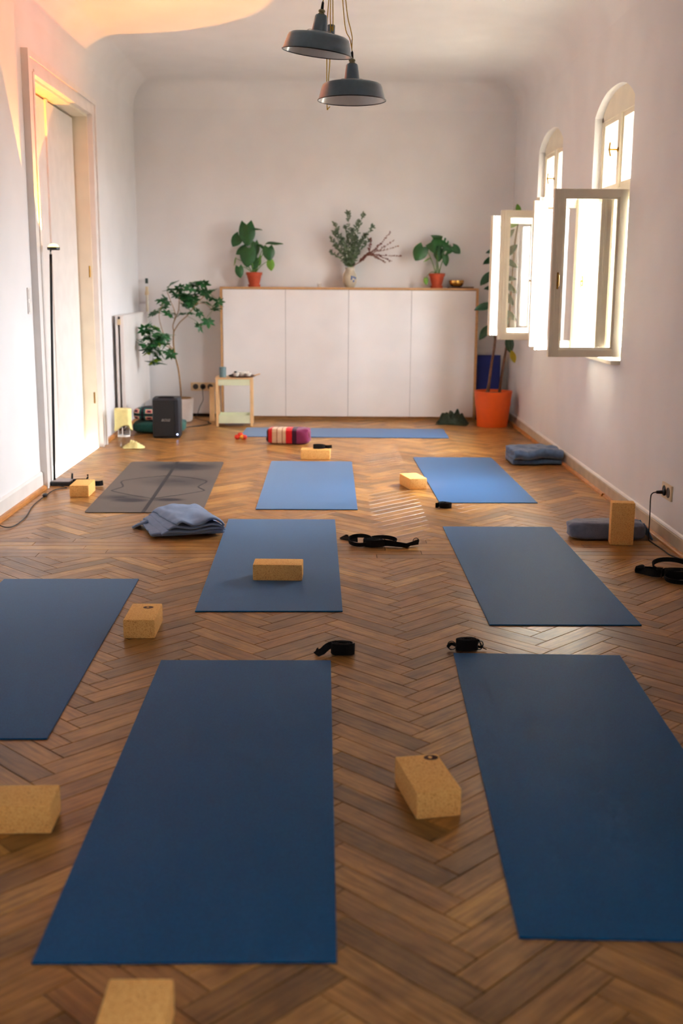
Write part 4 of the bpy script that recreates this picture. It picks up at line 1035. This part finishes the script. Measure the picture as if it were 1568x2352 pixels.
# ------------------------------------------------------------------ floor lamp with a sunset lens
fl_ = thing('floor_lamp', 'slim black floor lamp with a glowing dome head beside the door', 'floor lamp', (-1.775, 7.42, 0))
loft([[(x, y, z) for x, y in rrect(.15 - 2 * i_, .15 - 2 * i_, .03 - i_)] for z, i_ in ((0, 0), (.022, .0), (.026, .004))]).build('base', 'lampblack', fl_, SM)
loft([[(x * .86, y * .86, z) for x, y in rrect(.15, .15, .03)] for z in (.026, .029)]).build('base_plate', 'lampgrey', fl_, SM)
MB().tube([(-.058, 0, .02), (-.045, 0, .5), (-.031, 0, 1.0), (-.016, 0, 1.5)], .0085, 12).build('pole', 'lampblack', fl_, True)
MB().tube([(-.016, 0, 1.49), (-.015, 0, 1.53)], .006, 10).build('neck', 'metal', fl_, True)
hd = MB().lathe([(0, 0), (.036, 0), (.040, .004), (.040, .017), (.037, .019), (0, .019)], 32, (.004, 0, 1.527)).build('head', 'lampblack', fl_, SM)
MB().lathe([(.034, 0), (.031, .010), (.022, .018), (.010, .022), (0, .023)], 28, (.004, 0, 1.5455)).build('lens', 'lens', hd, True)
P = spline([(-.05, -.05, .006), (.045, -.14, .005), (.06, -.175, .005), (.0, -.235, .005), (-.01, -.44, .005), (-.005, -.76, .005), (.04, -1.12, .005), (.03, -1.36, .005), (-.03, -1.38, .02), (-.075, -1.3, .05)], 8)
MB().tube(P, .0030, 6).build('cord', 'rubber', fl_, True)
rbox(.028, .06, .02, .6, 16, 10, 2, 0).build('cord_switch', 'lampblack', fl_, True, loc=(-.008, -.46, .003), rot=(0, 0, .1))
MB().tube([(.05, .045, .028), (.052, .047, .066)], .007).build('foot_switch', 'lampblack', fl_, True)
# its beam: red core, orange ring, yellow rim
ld = bpy.data.lights.new('sunset_beam', 'SPOT'); ld.energy = 82; ld.spot_size = R(82); ld.spot_blend = .06; ld.shadow_soft_size = .012; ld.color = (1, 1, 1)
ld.use_nodes = True; nt = ld.node_tree; em = nt.nodes['Emission']
ge_ = node(nt, 'ShaderNodeNewGeometry'); dp = node(nt, 'ShaderNodeVectorMath', operation='DOT_PRODUCT'); nt.links.new(ge_.outputs['Incoming'], dp.inputs[0])
dp.inputs[1].default_value = (0, math.sin(R(8)), math.cos(R(8)))
ab_ = node(nt, 'ShaderNodeMath', operation='ABSOLUTE'); nt.links.new(dp.outputs['Value'], ab_.inputs[0])
cr_ = node(nt, 'ShaderNodeValToRGB'); e = cr_.color_ramp.elements
e[0].position = .765; e[0].color = (1.0, .42, .06, 1); e[1].position = 1.0; e[1].color = (1.0, .12, .03, 1)
k_ = e.new(.79); k_.color = (1.0, .30, .02, 1); k_ = e.new(.90); k_.color = (1.0, .24, .01, 1)
nt.links.new(ab_.outputs[0], cr_.inputs['Fac']); nt.links.new(cr_.outputs['Color'], em.inputs['Color'])
lo = bpy.data.objects.new('sunset_beam', ld); COL.objects.link(lo); lo.parent = fl_; lo.location = (.004, 0, 1.575); lo.rotation_euler = (R(172), 0, 0)

# ------------------------------------------------------------------ pendant lamps
def pendant(loc, rot, label):
    p = thing('pendant_lamp', label, 'pendant lamp', loc, 0, 'enamel pendant lamps'); p.rotation_euler = rot
    MB().lathe([(.175, .002), (.172, .010), (.156, .066), (.150, .078), (.138, .085), (.060, .099), (.040, .104), (.0385, .110), (.031, .172), (.026, .180), (.012, .181)], 48).build('shade', 'enamel', p, R(40))
    MB().lathe([(.1735, .003), (.1705, .010), (.154, .065), (.148, .076), (.137, .082), (.058, .096), (.0, .097)], 48).build('lining', 'enamelwhite', p, R(40))
    b = MB(); b.tube([(.1755 * math.cos(2 * math.pi * k / 48), .1755 * math.sin(2 * math.pi * k / 48), .002) for k in range(49)], .0028, 8); b.build('rim', 'enamelrim', p, True)
    MB().lathe([(.016, .180), (.018, .184), (.013, .189), (.017, .194), (.017, .200), (.010, .206), (.0, .206)], 24).build('fitting', 'porcelain', p, SM)
    MB().lathe([(.007, .205), (.0075, .212), (.006, .236), (.003, .242), (0, .242)], 14).build('strain_relief', 'rubber', p, True)
    for s in (-1, 1): MB().tube(spline([(s * .038, 0, .108), (s * .052, 0, .107), (s * .064, 0, .100)], 4), .0016, 6).build('spring', 'metal', p, True)
    rbox(.055, .055, .075, 1.0, 16, 12, 1, 0).build('bulb', 'enamelwhite', p, True, loc=(0, 0, .03))
    return p
p1 = pendant((-.0666, 5.95, 2.4555), (R(4), R(7), 0), 'tilted grey enamel pendant lamp hanging on the left, the upper one')
p2 = pendant((.1117, 6.10, 2.2545), (0, 0, 0), 'lower grey enamel pendant lamp hanging level on the right')
# cords run up to a ceiling rose
ROSE = Vector((.03, 6.15, ZC))
def cord_to(p, start, mids):
    T = p.matrix_basis.inverted(); pts = [T @ Vector(q_) for q_ in [start] + mids]
    MB().tube(spline(pts, 6), .0026, 6).build('cord', 'yellowcord', p, True)
bpy.context.view_layer.update()
t1 = p1.matrix_basis @ Vector((0, 0, .240)); t2 = p2.matrix_basis @ Vector((0, 0, .240))
cord_to(p1, t1, [t1 + Vector((.008, .01, .04)), (-.015, 6.03, 2.85), (.02, 6.12, ZC - .06)])
cord_to(p2, t2, [t2 + Vector((-.012, 0, .06)), (.075, 6.12, 2.62), (.055, 6.14, 2.85), (.04, 6.15, ZC - .06)])
cord_to(p2, t2 + Vector((-.002, 0, .01)), [t2 + Vector((-.001, 0, .05)), (.112, 6.10, 2.56), (.104, 6.11, 2.60), (.08, 6.12, 2.72), (.045, 6.15, ZC - .06)])
rs = thing('ceiling_rose', 'small white ceiling rose where the yellow lamp cords meet', 'ceiling rose', (ROSE.x, ROSE.y, ZC - .06))
MB().lathe([(0, 0), (.035, 0), (.05, .012), (.055, .0595), (0, .0595)], 28).build('cover', 'paint', rs, SM)
cw_ = thing('cord_counterweight', 'dark grey counterweight on looped yellow cords behind the pendant lamps', 'counterweight', (.0034, 6.30, 2.60))
MB().lathe([(0, 0), (.016, 0), (.019, .004), (.021, .060), (.017, .064), (0, .064)], 20).build('weight', 'enamel', cw_, SM)
for (sx, q_) in ((-.022, [(-.02, 0, .09), (-.022, -.02, -.1), (-.020, 0, -.34), (-.012, 0, -.352), (-.004, 0, -.345)]), (.0, [(-.004, -.022, .12), (-.003, -.024, .02), (-.006, -.01, -.12), (-.012, 0, -.20), (-.010, 0, -.25), (-.004, 0, -.27)])):
    MB().tube(spline([(.02, -.14, .54)] + [(.0, -.03, .30)] + q_, 6), .0026, 6).build('cord', 'yellowcord', cw_, True)
MB().tube(spline([(.018, -.14, .53), (.008, -.04, .3), (.010, -.026, .06), (.008, -.026, .03), (.004, -.024, .05)], 6), .0026, 6).build('cord', 'yellowcord', cw_, True)

# ------------------------------------------------------------------ leaves
def leaf_mesh(kind):
    rows, cols = 12, 8
    def fn(u, v):                                     # u 0..1 base to tip, v 0..1 across
        s = (v - .5) * 2
        if kind == 'heart':
            w = .46 * (math.sin(math.pi * min(1, .10 + .90 * u) ** .80) ** .75 if u < 1 else 0); y = u - .22 * (1 - u) ** 5 * abs(s) ** 1.1
            z = -.10 * u * u - .10 * s * s * (1 - u * .4) + .02 * math.sin(u * 9) * abs(s)
        elif kind == 'split':
            w = .50 * (math.sin(math.pi * min(1, .10 + .90 * u) ** .80) ** .7 if u < 1 else 0); y = u - .24 * (1 - u) ** 5 * abs(s) - .05 * abs(s)
            z = -.14 * u * u - .16 * s * s
        elif kind == 'oval':
            w = .25 * math.sin(math.pi * u ** .9) ** .7; y = u; z = -.12 * u * u + .06 * abs(s) ** 1.5
        else:                                         # leaflet
            w = .17 * math.sin(math.pi * u ** .8) ** .8; y = u; z = -.25 * u * u + .05 * abs(s)
        return (s * w, y, z)
    me = grid(fn, rows, cols, 'leaf')
    if kind == 'split':                               # slits between the ribs
        bm = bmesh.new(); bm.from_mesh(me); bm.faces.ensure_lookup_table()
        kill = [f for f in bm.faces if (f.index // cols) in (4, 6, 8) and (f.index % cols) in (1, 6, 0, 7)] + [f for f in bm.faces if (f.index // cols) in (3, 5) and (f.index % cols) in (5,)]
        bmesh.ops.delete(bm, geom=kill, context='FACES'); bm.to_mesh(me); bm.free()
    me.shade_smooth(); return me
LM = {k: leaf_mesh(k) for k in ('heart', 'split', 'oval', 'leaflet')}
def leaf_variant(kind, m_):
    me = LM[kind].copy(); me.materials.clear(); me.materials.append(M[m_]); return me
LV = {(k, m_): leaf_variant(k, m_) for k, m_ in [('heart', 'leaf'), ('heart', 'leaflight'), ('split', 'leaf'), ('oval', 'leafdark'), ('oval', 'leafyellow'), ('oval', 'leaflight')]}
def place_leaf(parent, base, tipdir, normal, ln, key, wid=1, name='leaf'):
    y = Vector(tipdir).normalized(); n_ = Vector(normal); x = y.cross(n_).normalized(); z = x.cross(y)
    o = bpy.data.objects.new(name, LV[key]); COL.objects.link(o); o.parent = parent
    o.matrix_basis = Matrix(((x.x * ln * wid, y.x * ln, z.x * ln, base[0]), (x.y * ln * wid, y.y * ln, z.y * ln, base[1]), (x.z * ln * wid, y.z * ln, z.z * ln, base[2]), (0, 0, 0, 1)))
    return o
def pot_mesh(root_, r0, r1, h, m_, rim=.0, saucer=None, soil=.85):
    pr = [(0, .002), (r0, .002), (r0 + (r1 - r0) * .98, h - rim)]
    if rim: pr += [(r1 + .006, h - rim), (r1 + .008, h - .003), (r1 + .004, h)]
    else: pr += [(r1, h - .004), (r1 - .002, h)]
    pr += [(r1 - .008, h), (r1 - .012, h * .6), (0, h * .6)]
    o = MB().lathe(pr, 36).build('pot', m_, root_, R(40))
    MB().lathe([(0, h * soil + .008), (r1 * .5, h * soil + .004), (r1 - .0105, h * soil)], 30).build('soil', 'soil', root_, True)
    if saucer: MB().lathe([(0, 0), (saucer, 0), (saucer + .006, .022), (saucer + .002, .022), (saucer - .003, .006), (0, .005)], 36).build('saucer', m_, root_, R(40))
    return o
def monstera(loc, label, leaves):
    p = thing('potted_monstera', label, 'potted plant', loc, 0, 'monstera plants on the cabinet')
    pot_mesh(p, .046, .072, .140, 'terracotta', .028, .058)
    for (cx, cz, ln, tx, tz, dy, nrm, key, wid) in leaves:
        t = Vector((tx, -.15, tz)).normalized(); c = Vector((cx, dy, cz)); base = c - t * ln * .5
        place_leaf(p, base, t, nrm, ln, key, wid)
        st = Vector((.018 * (1 if cx > 0 else -1) * rnd.random(), dy * .3, .120)); mid = Vector((st.x * .5 + base.x * .45, (st.y + base.y) / 2, max(base.z, .2) * .75 + .05))
        MB().tube(bez(st, mid, base, 8), [.0045 - .0022 * k / 8 for k in range(9)], 6).build('stem', 'stem', p, True)
    return p
F0 = (0, -1, .25); E0 = (0, -.25, 1)
monstera((-.731, 11.17, CZ), 'terracotta potted monstera with many heart leaves on the left of the cabinet', [
    (-.060, .485, .205, .05, -1, -.07, F0, ('heart', 'leaf'), .85), (-.175, .435, .125, -.5, -.8, -.03, (-.2, -1, .3), ('heart', 'leaf'), 1), (.03, .555, .11, 1, -.1, -.03, E0, ('heart', 'leaf'), .8),
    (.215, .425, .14, 1, -.02, -.05, (0, -.30, 1), ('heart', 'leaf'), .8), (.148, .31, .13, .1, -1, -.05, (.1, -1, .2), ('heart', 'leaf'), 1), (.165, .200, .095, .15, -1, -.06, F0, ('heart', 'leaflight'), .9),
    (-.135, .135, .11, .15, -1, -.08, F0, ('heart', 'leaf'), .85), (-.058, .275, .18, -.1, -1, -.06, (0, -1, .35), ('heart', 'leaf'), .95), (-.125, .345, .12, -.8, -.5, -.03, (0, -1, .6), ('heart', 'leaf'), .8),
    (-.190, .235, .07, -.25, -1, -.03, (-.9, -.4, .1), ('heart', 'leaflight'), .5), (.02, .36, .13, .15, -1, .0, (.3, -1, .2), ('heart', 'leaf'), .7), (.07, .26, .09, .1, 1, -.02, (.8, -.6, .1), ('heart', 'leaflight'), .4),
    (.105, .375, .11, .8, -.5, -.02, (.2, -.5, 1), ('heart', 'leaf'), .6), (.01, .22, .12, -.4, -1, -.03, F0, ('heart', 'leaf'), .8)])
monstera((1.048, 11.17, CZ), 'terracotta potted monstera with slotted leaves beside the brass bowl', [
    (-.182, .325, .15, -.45, -.75, -.07, F0, ('heart', 'leaf'), 1.05), (.055, .405, .21, .85, -.35, -.08, (0, -1, .55), ('split', 'leaf'), 1.0), (.182, .365, .10, .7, -.6, -.05, (.1, -1, .3), ('heart', 'leaf'), .9),
    (.080, .260, .105, .1, -1, -.06, (.2, -1, .1), ('heart', 'leaf'), .7), (-.03, .400, .13, -.35, -.75, -.03, (-.2, -1, .3), ('heart', 'leaf'), .9), (.012, .310, .12, .1, -1, -.02, (0, -1, .5), ('heart', 'leaf'), .9),
    (-.110, .060, .066, .1, -1, -.07, F0, ('heart', 'leaflight'), .8), (-.11, .27, .07, -.9, -.5, -.02, (0, -.3, 1), ('heart', 'leaflight'), .4)])

# ------------------------------------------------------------------ vase with branches
va = thing('vase', 'grey stoneware vase with a blue motif holding leafy and dried branches', 'vase', (.199, 11.17, CZ))
MB().lathe([(0, .001), (.040, .001), (.046, .006), (.066, .05), (.071, .085), (.064, .125), (.047, .158), (.043, .170), (.048, .190), (.050, .194), (.045, .193), (.039, .172), (.041, .155), (.055, .12), (.055, .03), (0, .012)], 36).build('body', mat('grey_stoneware', S(186, 174, 152), .4, .08, 20, coat=.3), va, True)
M['cobalt'] = mat('cobalt_glaze', S(70, 96, 150), .4, .1, 60)
for k in range(5):
    a = R(-90 + 22 + k * 9 - 12); z = .085 + .022 * math.sin(k * 2.3)
    rr_ = .0715 - abs(z - .085) * .1
    o = rbox(.018, .006, .026, .9, 12, 8, k, 0).build('motif', 'cobalt', va, True, loc=(rr_ * math.cos(a), rr_ * math.sin(a), z - .013), rot=(0, R(20 * (-1) ** k), a + R(90)))
def twig(parent, pts, leafm, stemm, n, ln, spread, name, seed, w=.5, start=.25):
    rr_ = random.Random(seed); P = spline(pts, 8); b = MB(); b.tube(P, [.0024 - .0014 * i / len(P) for i in range(len(P))], 5)
    br = b.build('twig', stemm, parent, True)
    b = MB()
    for k in range(n):
        t = start + (1 - start) * (k + rr_.random() * .6) / n; i = min(int(t * (len(P) - 1)), len(P) - 2); p = P[i].lerp(P[i + 1], .5); d = (P[i + 1] - P[i]).normalized()
        side = Vector((rr_.uniform(-1, 1), rr_.uniform(-1, 1), rr_.uniform(-.3, .6))).normalized(); dr = (d * .6 + side * spread).normalized(); l_ = ln * rr_.uniform(.7, 1.2)
        x = dr.cross(Vector((rr_.uniform(-1, 1), -1, rr_.uniform(-1, 1)))).normalized(); nn = x.cross(dr)
        q0 = p; vs = [q0, q0 + dr * l_ * .35 + x * l_ * w * .5 + nn * .002, q0 + dr * l_ * .75 + x * l_ * w * .4, q0 + dr * l_, q0 + dr * l_ * .75 - x * l_ * w * .4, q0 + dr * l_ * .35 - x * l_ * w * .5 + nn * .002, q0 + dr * l_ * .5 - nn * l_ * .08]
        b.add(vs, [(0, 1, 6), (1, 2, 6), (2, 3, 6), (3, 4, 6), (4, 5, 6), (5, 0, 6)])
    o = b.build(name, leafm, br); o['kind'] = 'stuff'
top = .19
for k, (x, z, y) in enumerate([(-.022, .705, .0), (.125, .69, -.03), (-.185, .46, -.02), (-.13, .54, .02), (-.15, .60, -.04), (-.16, .52, .0), (-.14, .40, .03), (.03, .55, .03), (.07, .62, -.05), (.01, .50, -.05), (.22, .58, -.02), (.15, .50, .02), (-.06, .46, -.06), (.10, .44, -.06), (-.185, .34, -.03), (.18, .45, .0), (-.05, .57, .03), (.05, .47, .04)]):
    twig(va, [(x * .06, y * .2, .03), (x * .10, y * .3, top), (x * .42, y * .7, (top + z) * .5), (x * .85, y, z * .92), (x, y - .01, z)], 'euca', 'stem', 48, .036, 1.0, 'twig_leaves', 50 + k, .42)
for k, (x, z, y) in enumerate([(.47, .395, -.03), (.40, .25, -.05), (.39, .53, -.02), (.34, .24, -.02), (.20, .46, -.03), (.50, .30, .0), (.27, .28, -.05), (.42, .45, -.04), (.30, .42, .0)]):
    f_ = .30 + .14 * rnd_(k + 3); hx, hz = .04 + .34 * f_, .20 + .30 * f_
    twig(va, [(.008, y * .2, .03), (.03, y * .3, top), (hx * .6, y * .6, .19 + hz * .18), (hx, y, hz), (hx + (x - hx) * .55, y, hz + (z - hz) * .45), (x, y - .01, z)], 'dryred' if k % 3 else 'dry', 'dry', 50, .020, 1.2, 'dried_blossoms', 80 + k, .55, .42)

# ------------------------------------------------------------------ small things on the cabinet
cn = thing('tealight', 'tiny glass tealight holder between monstera and vase', 'candle', (-.098, 11.15, CZ))
MB().lathe([(0, .0), (.018, .0), (.020, .002), (.021, .038), (.0195, .038), (.0185, .004), (0, .003)], 22).build('glass', 'candleglass', cn, SM)
MB().lathe([(0, .0035), (.0172, .0035), (.0172, .016), (0, .017)], 20).build('wax', 'wax', cn, SM)
dt = MB().box((0, 0, .007), (.245, .10, .014), ch=.003).build('wooden_board', 'darkwood', None, loc=(1.283, 11.17, CZ)); tag(dt, 'dark wooden board under the brass bowl on the cabinet', 'board')
bw_ = thing('singing_bowl', 'shiny brass singing bowl at the right end of the cabinet', 'bowl', (1.240, 11.17, CZ + .014))
MB().lathe([(0, .001), (.040, .001), (.058, .008), (.069, .025), (.073, .045), (.072, .062), (.069, .0625), (.069, .045), (.064, .026), (.052, .012), (0, .006)], 40).build('bowl', 'bowl', bw_, SM)

# ------------------------------------------------------------------ umbrella tree
tree = thing('umbrella_tree', 'leaning umbrella tree in a white pot beside the radiator', 'potted plant', (-1.432, 10.90, 0))
pt = MB(); rg = [[(x * s, y * s, z) for x, y in rrect(.225, .225, .05)] for z, s in ((.004, .86), (.012, .9), (.20, 1.0), (.216, 1.0), (.222, .985))]
loft(rg).build('pot', 'whitepot', tree, SM)
MB().lathe([(0, .2235), (.085, .2235), (.098, .2232), (.098, .2285), (.06, .231), (0, .233)], 28).build('soil', 'trunk', tree, SM)
U = .00414
def tp(zx, zy, dy=0): return Vector(((zx - 755) * .2296 * U, dy, .229 + (1280 - zy) * .2296 * .00411))
def branch(pts, r0, r1, name='branch', m_='trunk'):
    P = spline(pts, 6); MB().tube(P, [r0 + (r1 - r0) * i / (len(P) - 1) for i in range(len(P))], 8).build(name, m_, tree, True); return P
branch([tp(755, 1285), tp(752, 1180), tp(735, 1000), tp(703, 850), tp(690, 720), tp(697, 600)], .0085, .0065, 'trunk')
B1 = branch([tp(697, 605), tp(690, 540, .01), tp(745, 400, .02), tp(760, 280, .0), tp(800, 180, -.03)], .0055, .003)
B2 = branch([tp(697, 610), tp(760, 520, -.03), tp(850, 440, -.05), tp(940, 330, -.06), tp(1040, 230, -.05)], .005, .003)
B3 = branch([tp(692, 790), tp(650, 740, -.04), tp(600, 620, -.07), tp(565, 450, -.08), tp(600, 330, -.06)], .0045, .0025)
B4 = branch([tp(700, 840), tp(670, 770, -.10), tp(600, 720, -.26), tp(520, 690, -.38)], .0045, .0025)
B5 = branch([tp(690, 540), tp(720, 430, -.04), tp(680, 300, -.07), tp(650, 210, -.08)], .004, .0025)
B6 = branch([tp(940, 330, -.06), tp(1020, 330, -.02), tp(1090, 400, .0)], .003, .002)
allb = [p for B in (B1, B2, B3, B4, B5, B6) for p in B]
def umbrella_leaf(m_, seed):
    rr_ = random.Random(seed); b = MB(); n = 7
    for k in range(n):
        a = 2 * math.pi * (k + rr_.uniform(-.2, .2)) / n; droop = rr_.uniform(-.9, -.3); l_ = rr_.uniform(.8, 1.1)
        d = Vector((math.cos(a), math.sin(a), droop)).normalized(); x = Vector((-math.sin(a), math.cos(a), 0)); z = d.cross(x) * -1
        st = d * .14
        me = LM['leaflet']
        vs = [st + x * v.co.x * l_ * 1.5 + d * v.co.y * l_ + z * v.co.z * l_ for v in me.vertices]
        b.add(vs, [tuple(p.vertices) for p in me.polygons])
        b.tube([(0, 0, 0), st], .012, 4)
    me = b.mesh('leaf'); me.materials.append(M[m_]); me.shade_smooth(); return me
UL = [umbrella_leaf('schef', s) for s in range(4)]; ULL = umbrella_leaf('scheflight', 9)
cl = [(660, 190), (640, 290), (500, 420), (600, 360), (650, 430), (760, 180), (800, 280), (740, 235), (870, 180), (930, 120), (1000, 130), (1030, 220), (880, 330), (860, 420), (770, 430), (960, 420), (1040, 320), (1090, 270), (1130, 380), (1150, 310), (1050, 510), (965, 560), (930, 190), (820, 350), (690, 130), (700, 210), (970, 200), (900, 260), (840, 250), (1060, 200), (560, 300),
      (380, 590), (500, 560), (440, 660), (520, 650), (400, 740), (470, 740), (550, 720), (600, 740), (420, 820), (500, 820), (560, 810), (625, 640), (480, 900), (535, 930), (660, 840), (600, 690), (450, 600), (380, 680), (570, 630), (390, 790), (530, 860)]
light_idx = {31 + 1, 31 + 6, 31 + 8, 31 + 12, 15 + 60}
jit = random.Random(77); n0 = len(cl)
cl += [(x + jit.uniform(-38, 38), y + jit.uniform(-32, 32)) for (x, y) in cl if jit.random() < .55]
for i, (zx, zy) in enumerate(cl):
    rr_ = random.Random(i * 17 + 3); dy = rr_.uniform(-.13, .08)
    if zx < 640 and zy > 470: dy = rr_.uniform(-.50, -.34)      # the low clump leans out into the room, clear of the radiator
    c = tp(zx, zy - 12, dy); kf = (10.90 + dy) / 10.90
    c.x = (c.x - 1.432) * kf + 1.432; c.z = (c.z - 1.342) * kf + 1.342
    if c.x < -.262: c.x = -.262
    near = min(allb, key=lambda q_: (q_ - c).length)
    ln = rr_.uniform(.060, .078)
    MB().tube(bez(near, (near + c) / 2 + Vector((0, 0, .03)), c, 5), .0014, 5).build('leaf_stalk', 'stem', tree, True)
    o = bpy.data.objects.new('leaf', ULL if i in light_idx else UL[i % 4]); COL.objects.link(o); o.parent = tree
    o.location = c; o.rotation_euler = (R(rr_.uniform(-35, 35)) + R(22), R(rr_.uniform(-35, 35)), rr_.uniform(0, 6.28)); o.scale = (ln, ln, ln * 1.0)

# ------------------------------------------------------------------ rubber plant in the orange pot
rb = thing('rubber_plant', 'tall rubber plant in an orange pot behind the open windows', 'potted plant', (1.555, 10.62, 0))
pot_mesh(rb, .143, .180, .338, 'orangepot', 0, None, .92)
def rp(zx, zy, dy=0): return Vector(((zx - 545) * .2466 * .00409, dy, .335 + (1865 - zy) * .2466 * .00403))
def rbr(pts, r0, r1):
    P = spline(pts, 6); MB().tube(P, [r0 + (r1 - r0) * i / (len(P) - 1) for i in range(len(P))], 8).build('stem', 'trunkdark', rb, True); return P
R1 = rbr([rp(490, 1900, -.02), rp(520, 1620), rp(545, 1400), rp(545, 1100, -.01), rp(545, 800, -.02), rp(575, 500, -.02), rp(600, 330, -.02)], .014, .006)
R2 = rbr([rp(605, 1900, .02), rp(630, 1650, .02), rp(660, 1420, .02), rp(680, 1000, .02), rp(700, 500, .02), rp(735, 250, .02)], .014, .006)
R3 = rbr([rp(470, 1900, -.05), rp(505, 1700, -.03), rp(535, 1460, -.01)], .008, .006)
lv = [(740, 190, -.3, 1, 'leaflight', .10), (550, 405, -.1, 1, 'leafdark', .13), (495, 570, -1, -.1, 'leafdark', .15), (480, 650, -1, -.35, 'leafdark', .17), (530, 745, -.2, -1, 'leafdark', .15), (445, 815, -.8, -.75, 'leafdark', .18),
      (500, 905, -1, .05, 'leafdark', .16), (515, 985, -.5, -.9, 'leafdark', .16), (425, 1075, -1, -.2, 'leafdark', .19), (520, 1115, -.25, -1, 'leafdark', .15), (440, 1310, -.75, -.9, 'leafdark', .17), (675, 1420, .1, -1, 'leafdark', .17), (705, 1535, .35, -.9, 'leafyellow', .125),
      (660, 560, .5, .5, 'leafdark', .15), (700, 680, .8, -.4, 'leafdark', .16), (640, 820, .9, .1, 'leafdark', .16), (720, 900, .8, -.5, 'leafdark', .16), (650, 1000, .6, -.7, 'leafdark', .16), (700, 1150, .8, -.5, 'leafdark', .16), (640, 420, .6, .8, 'leafdark', .14), (760, 330, .8, .5, 'leaflight', .12), (620, 1230, -.4, -.8, 'leafdark', .14)]
allr = R1 + R2
for i, (zx, zy, tx, tz, m_, ln) in enumerate(lv):
    rr_ = random.Random(i + 40); t = Vector((tx, rr_.uniform(-.35, -.05), tz)).normalized(); c = rp(zx, zy, rr_.uniform(-.09, -.01)); base = c - t * ln * .5
    over = max(base.x, (base + t * ln).x) + .03 - .215
    if over > 0: base.x -= over
    near = min(allr, key=lambda q_: (q_ - base).length)
    if i == 10: near = R1[12]
    MB().tube(bez(near, (near + base) / 2 + Vector((0, 0, .015)), base, 5), .003, 5).build('leaf_stalk', 'stem', rb, True)
    nr = Vector((rr_.uniform(-.3, .3), -1, .55)) if abs(tx) < .6 else Vector((0, -.75, .8))
    place_leaf(rb, base, t, nr, ln, ('oval', m_), 1.0)

# ------------------------------------------------------------------ folded mat standing in the corner
fm = thing('folded_mat', 'dark blue folded mat standing upright behind the orange pot', 'yoga mat', (1.572, 11.15, 0), R(2))
P = []; t_ = .010
path = [(-.11, -.03), (.105, -.03)] + [(.105 + .012 * math.sin(a), -.03 + .012 - .012 * math.cos(a)) for a in (R(60), R(120), R(180))] + [(-.10, -.006)] + [(-.10 - .012 * math.sin(a), -.006 + .012 - .012 * math.cos(a)) for a in (R(60), R(120), R(180))] + [(.11, .018)]
MB().ribbon([(x, y, .32) for x, y in path], [(0, 0, 1)] * len(path), .64, .009).build('sheet', 'foldmat', fm)
